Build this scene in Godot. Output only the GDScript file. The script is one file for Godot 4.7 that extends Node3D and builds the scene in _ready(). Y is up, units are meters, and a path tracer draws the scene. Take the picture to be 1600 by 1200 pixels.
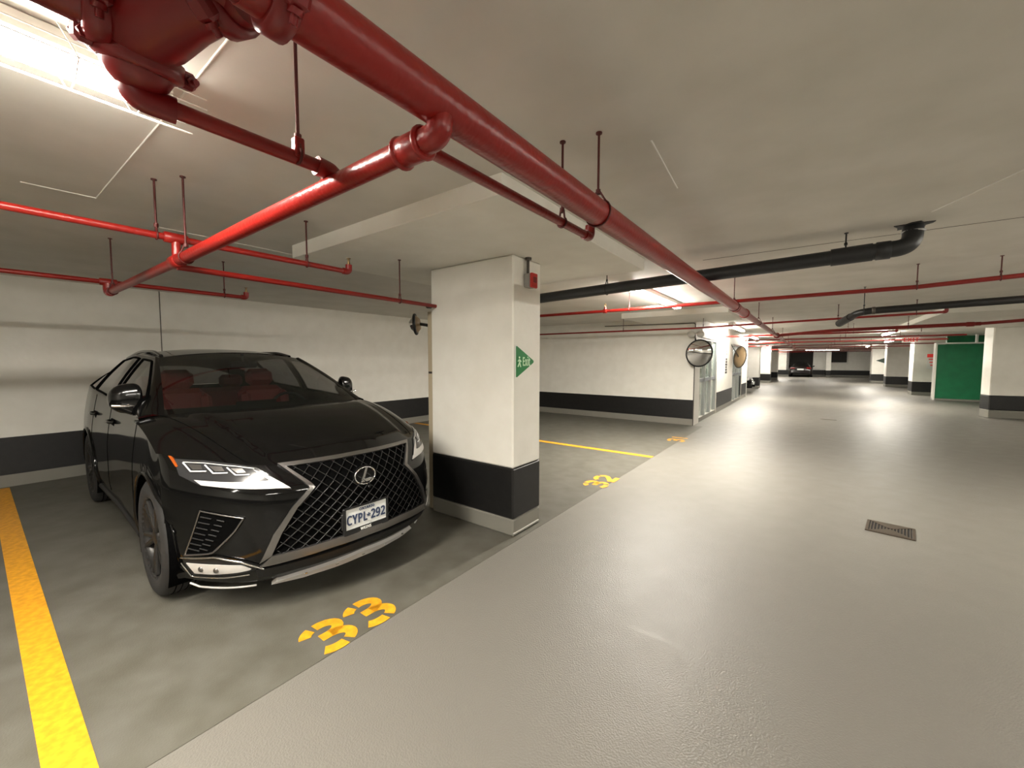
extends Node3D
# Underground parking garage: axes are x across the aisle, y up, -z down the aisle.

var st: SurfaceTool
var M := {}
var used := {}
const CEIL := 2.55
const DROP := 2.44

func _ready() -> void:
	# ---- view, sky, exposure
	var cam := Camera3D.new()
	cam.name = "camera"
	cam.position = Vector3(0, 1.55, 0)
	cam.rotation_degrees = Vector3(-3.427, 36.534, 0.105)
	cam.fov = 87.38
	cam.near = 0.05
	cam.far = 200.0
	add_child(cam)
	cam.current = true
	var env := Environment.new()
	env.background_mode = Environment.BG_COLOR
	env.background_color = Color.BLACK
	env.tonemap_mode = Environment.TONE_MAPPER_LINEAR
	env.tonemap_exposure = 1.68
	env.sdfgi_enabled = true
	env.ssao_enabled = true
	env.ssil_enabled = true
	var we := WorldEnvironment.new()
	we.name = "environment"
	we.environment = env
	add_child(we)
	make_materials()
	build_lamps()
	build_shell()
	build_columns()
	build_core()
	build_far_end()
	build_sprinklers()
	build_drain_pipes()
	build_marks()
	build_signs()
	build_suv()
	build_far_cars()

# ------------------------------------------------------------------ naming
func numbered(called: String) -> String:
	var n: int = used.get(called, 0)
	used[called] = n + 1
	return called if n == 0 else "%s_%03d" % [called, n]

func tag(o: Node, label: String, category: String, group := "") -> Node:
	o.set_meta("label", label)
	o.set_meta("category", category)
	if group != "":
		o.set_meta("group", group)
	return o

func thing(called: String, label: String, category: String, at := Vector3.ZERO, turn := 0.0, group := "") -> Node3D:
	var o := Node3D.new()
	o.name = numbered(called)
	o.position = at
	o.rotation.y = turn
	add_child(o)
	tag(o, label, category, group)
	return o

func fin(called: String, m: Material, parent: Node = self) -> MeshInstance3D:
	st.generate_normals()
	var o := MeshInstance3D.new()
	o.mesh = st.commit()
	o.material_override = m
	o.name = numbered(called) if parent == self else called
	parent.add_child(o, true)
	return o

func structure(called: String, m: Material, label := "") -> MeshInstance3D:
	var o := fin(called, m)
	o.set_meta("kind", "structure")
	if label != "":
		o.set_meta("label", label)
	return o

# ------------------------------------------------------------------ mesh helpers
func beg() -> void:
	st = SurfaceTool.new()
	st.begin(Mesh.PRIMITIVE_TRIANGLES)
	st.set_smooth_group(-1)

func tri(a: Vector3, b: Vector3, c: Vector3) -> void:
	st.add_vertex(a); st.add_vertex(c); st.add_vertex(b)

func quad(a: Vector3, b: Vector3, c: Vector3, d: Vector3) -> void:
	tri(a, b, c); tri(a, c, d)

func oquad(a: Vector3, b: Vector3, c: Vector3, d: Vector3, ctr: Vector3) -> void:
	var n := (c - a).cross(d - b)
	if n.dot((a + b + c + d) * 0.25 - ctr) < 0.0:
		quad(a, d, c, b)
	else:
		quad(a, b, c, d)

func bx(c: Vector3, s: Vector3, bev := 0.0, B := Basis.IDENTITY) -> void:
	st.set_smooth_group(-1)
	var h := s * 0.5
	var k := minf(bev, minf(h.x, minf(h.y, h.z)) * 0.95)
	for ax in 3:
		var u := (ax + 1) % 3
		var v := (ax + 2) % 3
		for sg in [-1.0, 1.0]:
			var p: Array[Vector3] = []
			for q in [[-1, -1], [1, -1], [1, 1], [-1, 1]]:
				var w := Vector3.ZERO
				w[ax] = h[ax] * sg
				w[u] = (h[u] - k) * q[0]
				w[v] = (h[v] - k) * q[1]
				p.append(c + B * w)
			oquad(p[0], p[1], p[2], p[3], c)
		if k > 0.0:
			for s1 in [-1.0, 1.0]:
				for s2 in [-1.0, 1.0]:
					var p2: Array[Vector3] = []
					for q in [[0, -1], [0, 1], [1, 1], [1, -1]]:
						var w := Vector3.ZERO
						w[ax] = (h[ax] - k) * q[1]
						w[u] = (h[u] - (k if q[0] == 1 else 0.0)) * s1
						w[v] = (h[v] - (k if q[0] == 0 else 0.0)) * s2
						p2.append(c + B * w)
					oquad(p2[0], p2[1], p2[2], p2[3], c)
	if k > 0.0:
		for sx in [-1.0, 1.0]:
			for sy in [-1.0, 1.0]:
				for sz in [-1.0, 1.0]:
					var a := c + B * Vector3(h.x * sx, (h.y - k) * sy, (h.z - k) * sz)
					var b := c + B * Vector3((h.x - k) * sx, h.y * sy, (h.z - k) * sz)
					var d := c + B * Vector3((h.x - k) * sx, (h.y - k) * sy, h.z * sz)
					if (b - a).cross(d - a).dot(a - c) < 0.0:
						tri(a, d, b)
					else:
						tri(a, b, d)

func span(lo: Vector3, hi: Vector3, bev := 0.0) -> void:
	bx((lo + hi) * 0.5, (hi - lo).abs(), bev)

func tube(pts: Array, r: Variant, seg := 14, capped := true) -> void:
	var rings := []
	var n := Vector3.ZERO
	for i in pts.size():
		var t: Vector3 = (pts[mini(i + 1, pts.size() - 1)] - pts[maxi(i - 1, 0)]).normalized()
		if i == 0:
			n = t.cross(Vector3.UP if absf(t.y) < 0.9 else Vector3.RIGHT).normalized()
		else:
			n = (n - t * n.dot(t)).normalized()
		var bn := t.cross(n)
		var rr: float = r[i] if r is Array else r
		var ring := []
		for j in seg:
			var an := TAU * j / seg
			ring.append(pts[i] + (n * cos(an) + bn * sin(an)) * rr)
		rings.append(ring)
	st.set_smooth_group(0)
	for i in pts.size() - 1:
		var ctr: Vector3 = (pts[i] + pts[i + 1]) * 0.5
		for j in seg:
			var j2 := (j + 1) % seg
			quad(rings[i][j], rings[i][j2], rings[i + 1][j2], rings[i + 1][j])
	st.set_smooth_group(-1)
	if capped:
		for e in [0, pts.size() - 1]:
			for j in seg:
				var j2 := (j + 1) % seg
				if e == 0:
					tri(pts[e], rings[e][j2], rings[e][j])
				else:
					tri(pts[e], rings[e][j], rings[e][j2])

func bend(pts: Array, rad: float, n := 6) -> Array:
	var out := [pts[0]]
	for i in range(1, pts.size() - 1):
		var a: Vector3 = (pts[i - 1] - pts[i])
		var b: Vector3 = (pts[i + 1] - pts[i])
		var k := minf(rad, minf(a.length(), b.length()) * 0.49)
		var p0: Vector3 = pts[i] + a.normalized() * k
		var p1: Vector3 = pts[i] + b.normalized() * k
		for j in n + 1:
			var t := float(j) / n
			out.append(p0.lerp(pts[i], t).lerp(pts[i].lerp(p1, t), t))
	out.append(pts[-1])
	return out

func lathe(prof: Array, at: Vector3, B := Basis.IDENTITY, seg := 24, smooth := true) -> void:
	st.set_smooth_group(0 if smooth else -1)
	for i in prof.size() - 1:
		for j in seg:
			var a0 := TAU * j / seg
			var a1 := TAU * (j + 1) / seg
			var p: Array[Vector3] = []
			for q in [[i, a0], [i + 1, a0], [i + 1, a1], [i, a1]]:
				var v: Vector2 = prof[q[0]]
				p.append(at + B * Vector3(v.x * cos(q[1]), v.y, v.x * sin(q[1])))
			quad(p[0], p[1], p[2], p[3])
	st.set_smooth_group(-1)

func grid(rows: Array, outward: Vector3, skip: Variant = null) -> void:
	st.set_smooth_group(0)
	var i0: int = (rows.size() - 1) / 2
	var j0: int = (rows[0].size() - 1) / 2
	i0 = mini(i0, rows.size() - 2)
	j0 = mini(j0, rows[0].size() - 2)
	var nn: Vector3 = (rows[i0 + 1][j0 + 1] - rows[i0][j0]).cross(rows[i0 + 1][j0] - rows[i0][j0 + 1])
	var flip := nn.dot(outward) < 0.0
	for i in rows.size() - 1:
		for j in rows[i].size() - 1:
			if skip != null and skip.call(i, j):
				continue
			if flip:
				quad(rows[i][j], rows[i][j + 1], rows[i + 1][j + 1], rows[i + 1][j])
			else:
				quad(rows[i][j], rows[i + 1][j], rows[i + 1][j + 1], rows[i][j + 1])
	st.set_smooth_group(-1)

# flat outline in the xy plane pushed out from z = 0 to z = depth
func prism(poly: PackedVector2Array, depth: float, at: Vector3, B := Basis.IDENTITY) -> void:
	st.set_smooth_group(-1)
	var pl := poly
	if Geometry2D.is_polygon_clockwise(pl):
		pl.reverse()
	var ix := Geometry2D.triangulate_polygon(pl)
	for i in range(0, ix.size(), 3):
		var a := Vector3(pl[ix[i]].x, pl[ix[i]].y, 0)
		var b := Vector3(pl[ix[i + 1]].x, pl[ix[i + 1]].y, 0)
		var c := Vector3(pl[ix[i + 2]].x, pl[ix[i + 2]].y, 0)
		if (b - a).cross(c - a).z < 0.0:
			var s := b
			b = c
			c = s
		var z := Vector3(0, 0, depth)
		tri(at + B * (a + z), at + B * (b + z), at + B * (c + z))
		tri(at + B * a, at + B * c, at + B * b)
	for i in pl.size():
		var p := Vector3(pl[i].x, pl[i].y, 0)
		var q := Vector3(pl[(i + 1) % pl.size()].x, pl[(i + 1) % pl.size()].y, 0)
		var z := Vector3(0, 0, depth)
		quad(at + B * p, at + B * q, at + B * (q + z), at + B * (p + z))

func lettering(called: String, s: String, size: float, depth: float, m: Material, at: Vector3, B: Basis, parent: Node, squeeze := 1.0, font := "Droid Sans") -> MeshInstance3D:
	var tm := TextMesh.new()
	var f := SystemFont.new()
	f.font_names = PackedStringArray([font])
	f.font_weight = 700
	tm.font = f
	tm.text = s
	tm.font_size = 64
	tm.pixel_size = size / 46.0
	tm.depth = depth
	var o := MeshInstance3D.new()
	o.mesh = tm
	o.material_override = m
	o.name = called
	o.transform = Transform3D(Basis(B.x * squeeze, B.y, B.z), at)
	parent.add_child(o, true)
	return o

# ------------------------------------------------------------------ materials
func noise(freq: float, w := 512, oct := 4, seed := 1, lo := Color.BLACK, hi := Color.WHITE, kind := FastNoiseLite.TYPE_SIMPLEX_SMOOTH) -> NoiseTexture2D:
	var n := FastNoiseLite.new()
	n.seed = seed
	n.noise_type = kind
	n.frequency = freq
	n.fractal_octaves = oct
	var t := NoiseTexture2D.new()
	t.width = w
	t.height = w
	t.seamless = true
	t.noise = n
	var g := Gradient.new()
	g.set_color(0, lo)
	g.set_color(1, hi)
	t.color_ramp = g
	return t

func mat(c: Color, rough := 0.6, metal := 0.0) -> StandardMaterial3D:
	var m := StandardMaterial3D.new()
	m.albedo_color = c
	m.roughness = rough
	m.metallic = metal
	return m

func world(m: StandardMaterial3D, scale: float) -> StandardMaterial3D:
	m.uv1_triplanar = true
	m.uv1_world_triplanar = true
	m.uv1_scale = Vector3.ONE * scale
	return m

func make_materials() -> void:
	var wallc := Color(0.93, 0.92, 0.885)
	M.wall = world(mat(wallc, 0.55), 0.45)
	M.wall.albedo_texture = noise(0.012, 512, 4, 3, Color(0.965, 0.962, 0.955), Color.WHITE)
	M.wall.heightmap_enabled = true
	M.wall.heightmap_texture = noise(0.05, 512, 3, 8)
	M.wall.heightmap_scale = 0.08
	M.ceiling = world(mat(Color(0.875, 0.86, 0.83), 0.65), 0.3)
	M.ceiling.albedo_texture = noise(0.01, 512, 4, 5, Color(0.93, 0.93, 0.92), Color.WHITE)
	M.ceiling.heightmap_enabled = true
	M.ceiling.heightmap_texture = noise(0.06, 512, 3, 12)
	M.ceiling.heightmap_scale = 0.08
	M.recess_shade = mat(Color(0.40, 0.39, 0.37), 0.8)  # wall grey darkened to hold the shadow of the far recess
	M.seam = mat(Color(0.88, 0.87, 0.84), 0.6)
	M.dark_seam = mat(Color(0.42, 0.40, 0.37), 0.8)
	M.floor = world(mat(Color(0.435, 0.423, 0.395), 0.46), 1.1)
	M.floor.metallic_specular = 0.4
	M.floor.heightmap_enabled = true
	M.floor.heightmap_texture = noise(0.075, 1024, 2, 21)
	M.floor.heightmap_scale = 0.16
	M.floor.roughness_texture = noise(0.006, 512, 2, 33, Color(0.88, 0.88, 0.88), Color.WHITE)
	M.bay = world(mat(Color(0.38, 0.373, 0.343), 0.46), 0.8)
	M.bay.metallic_specular = 0.4
	M.bay.heightmap_enabled = true
	M.bay.heightmap_texture = noise(0.12, 1024, 2, 22)
	M.bay.heightmap_scale = 0.06
	M.bay.albedo_texture = noise(0.008, 512, 4, 41, Color(0.86, 0.85, 0.82), Color.WHITE)
	M.band = world(mat(Color(0.075, 0.072, 0.07), 0.5), 1.0)
	M.band.albedo_texture = noise(0.02, 512, 4, 44, Color(0.6, 0.6, 0.6), Color.WHITE)
	M.base = mat(Color(0.48, 0.47, 0.435), 0.5)
	M.red = world(mat(Color(0.50, 0.075, 0.05), 0.32), 1.5)
	M.red.heightmap_enabled = true
	M.red.heightmap_texture = noise(0.05, 512, 2, 51)
	M.red.heightmap_scale = 0.12
	M.red_dark = mat(Color(0.44, 0.05, 0.055), 0.35)
	M.rod = mat(Color(0.30, 0.08, 0.06), 0.5, 0.2)
	M.bare = mat(Color(0.35, 0.33, 0.31), 0.45, 0.8)
	M.brass = mat(Color(0.55, 0.45, 0.30), 0.35, 0.9)
	M.pvc = mat(Color(0.14, 0.145, 0.155), 0.42)
	M.iron = mat(Color(0.05, 0.047, 0.045), 0.45)
	M.white_metal = mat(Color(0.86, 0.85, 0.82), 0.4)
	M.tube = mat(Color.WHITE, 0.4)
	M.tube.emission_enabled = true
	M.tube.emission = Color(1.0, 0.975, 0.93)
	M.tube.emission_energy_multiplier = 95.0
	M.yellow = world(mat(Color(0.93, 0.66, 0.13), 0.5), 1.3)
	M.yellow.albedo_texture = noise(0.03, 512, 4, 61, Color(0.82, 0.80, 0.78), Color.WHITE)
	M.green_sign = mat(Color(0.10, 0.48, 0.24), 0.4)
	M.green_wall = world(mat(Color(0.06, 0.42, 0.26), 0.45), 0.5)
	M.green_wall.albedo_texture = noise(0.01, 512, 3, 66, Color(0.9, 0.9, 0.9), Color.WHITE)
	M.pale_green = mat(Color(0.80, 0.92, 0.78), 0.4)
	M.red_box = mat(Color(0.70, 0.13, 0.10), 0.4)
	M.grey = mat(Color(0.55, 0.54, 0.52), 0.5)
	M.beige = mat(Color(0.72, 0.67, 0.57), 0.55)
	M.grate = mat(Color(0.30, 0.26, 0.21), 0.55, 0.5)
	M.pit = mat(Color(0.03, 0.025, 0.02), 0.9)
	M.pane = mat(Color(0.62, 0.72, 0.68, 0.22), 0.02)
	M.pane.transparency = BaseMaterial3D.TRANSPARENCY_ALPHA
	M.alu = mat(Color(0.66, 0.67, 0.67), 0.35, 0.7)
	M.steel = mat(Color(0.60, 0.62, 0.64), 0.3, 0.6)
	M.mirror = mat(Color(0.92, 0.92, 0.92), 0.03, 1.0)
	M.tan = mat(Color(0.50, 0.42, 0.31), 0.6)
	M.black = mat(Color(0.02, 0.02, 0.02), 0.8)
	M.white = mat(Color(0.9, 0.9, 0.88), 0.5)
	M.exit_red = mat(Color(0.80, 0.22, 0.2), 0.4)
	M.exit_red.emission_enabled = true
	M.exit_red.emission = Color(0.9, 0.2, 0.18)
	M.exit_red.emission_energy_multiplier = 0.15
	M.black.metallic_specular = 0.1
	# car
	M.paint = mat(Color(0.028, 0.0275, 0.027), 0.5, 0.0)
	M.paint.metallic_specular = 0.08
	M.paint.clearcoat_enabled = true
	M.paint.clearcoat = 0.75
	M.paint.clearcoat_roughness = 0.07
	M.gloss = mat(Color(0.035, 0.035, 0.037), 0.12)
	M.mesh_bar = mat(Color(0.16, 0.16, 0.16), 0.25, 0.4)
	M.trim = mat(Color(0.04, 0.04, 0.042), 0.55)
	M.tyre = mat(Color(0.115, 0.11, 0.105), 0.8)
	M.rim = mat(Color(0.20, 0.195, 0.19), 0.35, 0.7)
	M.chrome = mat(Color(0.86, 0.86, 0.86), 0.14, 1.0)
	M.dark_chrome = mat(Color(0.50, 0.49, 0.48), 0.28, 0.9)
	M.satin = mat(Color(0.80, 0.79, 0.775), 0.45, 0.3)
	M.led = mat(Color(0.95, 0.95, 0.95), 0.25, 0.2)
	M.lamp_dark = mat(Color(0.20, 0.20, 0.205), 0.15, 0.3)
	M.amber = mat(Color(0.55, 0.25, 0.05), 0.3)
	M.glass = mat(Color(0.05, 0.065, 0.055, 0.52), 0.02)
	M.glass.transparency = BaseMaterial3D.TRANSPARENCY_ALPHA
	M.dark_glass = mat(Color(0.03, 0.036, 0.033, 0.72), 0.02)
	M.dark_glass.transparency = BaseMaterial3D.TRANSPARENCY_ALPHA
	M.seat = mat(Color(0.40, 0.06, 0.05), 0.5)
	M.cabin = mat(Color(0.045, 0.044, 0.043), 0.7)
	M.plate = mat(Color(0.86, 0.87, 0.86), 0.4)
	M.plate_ink = mat(Color(0.16, 0.22, 0.34), 0.5)
	M.maroon = mat(Color(0.06, 0.025, 0.025), 0.3, 0.0)
	M.tail = mat(Color(0.45, 0.07, 0.06), 0.25)

# ------------------------------------------------------------------ lamps
func lamp(label: String, x: float, z0: float, length: float, guard := false, across := false, power := 1.0, down := 5.0) -> void:
	var o := thing("fluorescent_light", label, "ceiling light", Vector3(x, CEIL, z0), PI / 2 if across else 0.0, "strip lights on the garage ceiling")
	var tm: StandardMaterial3D = M.tube.duplicate()
	tm.emission_energy_multiplier *= power
	beg(); span(Vector3(-0.065, -0.06, -length), Vector3(0.065, -0.001, 0), 0.006); fin("housing", M.white_metal, o)
	for s in [-1.0, 1.0]:
		beg(); tube([Vector3(0.04 * s, -0.085, -0.03), Vector3(0.04 * s, -0.085, 0.03 - length)], 0.013, 10); fin("tube", tm, o)
	for e in [0.0, -length]:
		beg(); bx(Vector3(0, -0.08, e + (-0.015 if e == 0.0 else 0.015)), Vector3(0.12, 0.05, 0.03), 0.004); fin("end_cap", M.white_metal, o)
	if guard:
		beg()
		for q in [[-0.12, -0.06], [-0.12, -0.095], [-0.045, -0.125], [0.045, -0.125], [0.12, -0.095], [0.12, -0.06]]:
			tube([Vector3(q[0], q[1], 0.08), Vector3(q[0], q[1], -length - 0.08)], 0.0022, 5)
		var k := 0
		while k * 0.16 < length + 0.16:
			var z := 0.08 - k * 0.16
			tube([Vector3(-0.12, -0.02, z + 0.04), Vector3(-0.12, -0.095, z), Vector3(-0.045, -0.125, z), Vector3(0.045, -0.125, z), Vector3(0.12, -0.095, z), Vector3(0.12, -0.02, z + 0.04)], 0.0022, 5)
			k += 1
		var g := fin("wire_guard", M.white_metal, o)
		g.set_meta("label", "white wire guard")
	var l := AreaLight3D.new()
	l.name = "strip_glow"
	l.area_size = Vector2(0.12, length - 0.1)
	l.light_color = Color(1.0, 0.975, 0.93)
	l.light_energy = down * power
	l.area_range = 40.0
	l.shadow_enabled = true
	l.transform = Transform3D(Basis(Vector3.RIGHT, Vector3.FORWARD, Vector3.UP), Vector3(0, -0.102, -length * 0.5))
	o.add_child(l, true)

func build_lamps() -> void:
	lamp("strip light in a white wire guard above the parked black car's nose", -1.92, 1.92, 2.4, true, false, 0.55, 24.0)
	lamp("bare strip light above the bay numbered 31, nearest one beyond the pillar", -1.9, -5.05, 2.4, false, false, 0.75, 22.0)
	lamp("strip light in front of the glazed lobby wall", -1.75, -12.2, 2.4, false, false, 0.8, 7.0)
	lamp("strip light beyond the glazed lobby, before the left row of far columns", -1.9, -18.0, 2.4, false, false, 0.9, 8.0)
	lamp("small far strip light over the first far left column", -2.25, -24.2, 2.4, false, false, 0.9, 8.0)
	lamp("small far strip light over the second far left column", -2.3, -31.0, 2.4, false, false, 0.9, 8.0)
	lamp("smallest far strip light at the end of the left row", -2.4, -41.5, 2.4, false, false, 0.9, 8.0)
	lamp("strip light on the right of the aisle near the red lettered sign", 2.1, -17.4, 2.4, false, false, 0.9, 8.0)
	lamp("strip light on the right before the column with the red and white notice", 3.0, -25.0, 2.4, false, false, 0.9, 8.0)
	lamp("strip light on the right above the widest far column", 3.0, -33.5, 2.4, false, false, 0.9, 8.0)
	lamp("crosswise strip light before the far wall, left of the white post", -1.4, -46.2, 2.4, false, true, 0.5)
	lamp("crosswise strip light before the far wall, right of the louvre", 2.0, -45.0, 2.4, false, true, 0.5)
	lamp("strip light behind the camera over the right of the aisle", 3.2, 4.4, 2.4, false, false, 0.6)
	lamp("strip light right beside the camera over the right of the aisle", 3.2, 0.6, 2.4, false, false, 0.6)
	lamp("strip light just outside the right edge of the picture", 3.3, -3.8, 2.4, false, false, 0.8)
	lamp("strip light behind the camera in the row over the parked car's nose", -1.92, 5.4, 2.4, false, false, 0.5)
	lamp("strip light to the right of the frame over the aisle", 7.0, -4.0, 2.4, false, false, 0.6)
	lamp("strip light to the right of the frame by the angled wall", 7.0, -11.0, 2.4, false, false, 0.6)

# ------------------------------------------------------------------ shell
func banded_wall(called: String, lo: Vector3, hi: Vector3, face: String, b0 := 0.15, b1 := 0.605) -> MeshInstance3D:
	beg(); span(lo, hi); var w := structure(called, M.wall)
	var e := 0.006
	var l2 := Vector3(lo.x, b0, lo.z)
	var h2 := Vector3(hi.x, b1, hi.z)
	match face:
		"+x":
			l2.x = hi.x; h2.x = hi.x + e
		"-x":
			h2.x = lo.x; l2.x = lo.x - e
		"+z":
			l2.z = hi.z; h2.z = hi.z + e
		"-z":
			h2.z = lo.z; l2.z = lo.z - e
	beg(); span(l2, h2, 0.002); fin("painted_band", M.band, w)
	l2.y = 0.0; h2.y = b0
	beg(); span(l2, h2, 0.002); fin("base_strip", M.base, w)
	return w

func build_shell() -> void:
	beg(); span(Vector3(-7.95, -0.3, -54), Vector3(9.2, 0, 6.2)); var f := structure("floor", M.floor)
	beg(); span(Vector3(-7.75, 0, -10.15), Vector3(-1.97, 0.0025, 6.0)); fin("bay_coating", M.bay, f)
	beg(); span(Vector3(-7.95, CEIL, -54), Vector3(9.2, CEIL + 0.3, 6.2)); var c := structure("ceiling", M.ceiling)
	# board joints left in the ceiling paint
	for q in [[[-1.45, -0.53], [-1.72, -0.53]], [[-1.72, -0.53], [-2.16, -0.53]], [[-2.16, -0.53], [-3.60, -0.52]], [[-3.60, -0.52], [-3.62, -0.22]], [[-4.0, -0.9], [-4.0, -2.3]], [[1.0, -3.0], [0.62, -3.9]], [[-0.62, -1.9], [-0.66, -2.5]]]:
		var a := Vector3(q[0][0], CEIL - 0.001, q[0][1])
		var b := Vector3(q[1][0], CEIL - 0.001, q[1][1])
		beg(); tube([a, b], 0.0045, 6); fin("paint_joint", M.seam, c)
	beg(); tube([Vector3(-0.9, CEIL, -4.42), Vector3(2.6, CEIL, -4.42)], 0.003, 6); fin("paint_joint", M.dark_seam, c)
	banded_wall("wall_left", Vector3(-7.95, 0, -10.18), Vector3(-7.76, CEIL, 6.0), "+x")
	var wl: Node = get_node("wall_left")
	beg(); tube([Vector3(-7.757, 1.2, -1.72), Vector3(-7.757, CEIL, -1.72)], 0.006, 6); fin("joint", M.dark_seam, wl)
	banded_wall("wall_left", Vector3(-7.95, 0, -54), Vector3(-7.76, CEIL, -10.18), "+x")
	banded_wall("wall_right", Vector3(9.0, 0, -54), Vector3(9.2, CEIL, 6.0), "-x")
	banded_wall("wall_back", Vector3(-7.95, 0, 6.0), Vector3(9.2, CEIL, 6.2), "-z")
	for q in [["drop panel around the near pillar", -3.70, -1.36, -4.04, -1.74], ["drop panel over the corner of the white stair core", -3.3, -1.25, -10.17, -8.4], ["drop panel above the angled white wall on the right", 1.97, 4.9, -16.4, -10.9], ["drop panel over the first far left columns", -3.6, -1.4, -27.2, -24.9]]:
		beg(); span(Vector3(q[1], DROP, q[3]), Vector3(q[2], CEIL + 0.01, q[4]), 0.004); structure("trim_1" if not used.has("trim_1") else "trim_2", M.wall, q[0])

# ------------------------------------------------------------------ columns
func column(label: String, x0: float, x1: float, z0: float, z1: float, top := DROP, t2 := 0.15, t3 := 0.605) -> Node3D:
	var o := thing("concrete_column", label, "column", Vector3((x0 + x1) / 2, 0, (z0 + z1) / 2), 0, "")
	var w := absf(x1 - x0)
	var d := absf(z1 - z0)
	beg(); bx(Vector3(0, (t3 + top) / 2, 0), Vector3(w, top - t3, d), 0.012); fin("shaft", M.wall, o)
	beg(); bx(Vector3(0, (t2 + t3) / 2, 0), Vector3(w + 0.006, t3 - t2, d + 0.006), 0.014); fin("black_band", M.band, o)
	beg(); bx(Vector3(0, t2 / 2, 0), Vector3(w + 0.004, t2, d + 0.004), 0.012); fin("base", M.base, o)
	return o

func build_columns() -> void:
	var p := column("wide white pillar with a black band beside the black car, bearing the exit sign", -3.06, -2.04, -3.2, -2.768)
	for q in [[-1.0, 1.0], [1.0, 1.0]]:
		pass
	beg(); tube([Vector3(0.512, 0.02, 0.218), Vector3(0.512, 0.02, -0.19)], 0.012, 8); fin("sealant_bead", M.base, p)
	column("first far white column left of the aisle, just past the lobby", -2.95, -2.25, -26.6, -25.9, CEIL)
	column("second far white column left of the aisle", -2.9, -2.2, -33.7, -33.0, CEIL)
	column("third far white column left of the aisle, farthest in the row", -2.85, -2.12, -39.8, -39.0, CEIL)
	column("slim bright white post standing against the far wall", 1.2, 1.58, -48.6, -48.2, CEIL)
	column("farthest white column right of the aisle, with an arrow sign", 3.45, 4.6, -38.4, -37.5, CEIL)
	column("middle white column right of the aisle, plain face", 3.65, 5.1, -33.4, -32.5, CEIL)
	column("nearest white column right of the aisle, with a red and white notice", 3.72, 4.85, -26.2, -25.3, CEIL)

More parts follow.
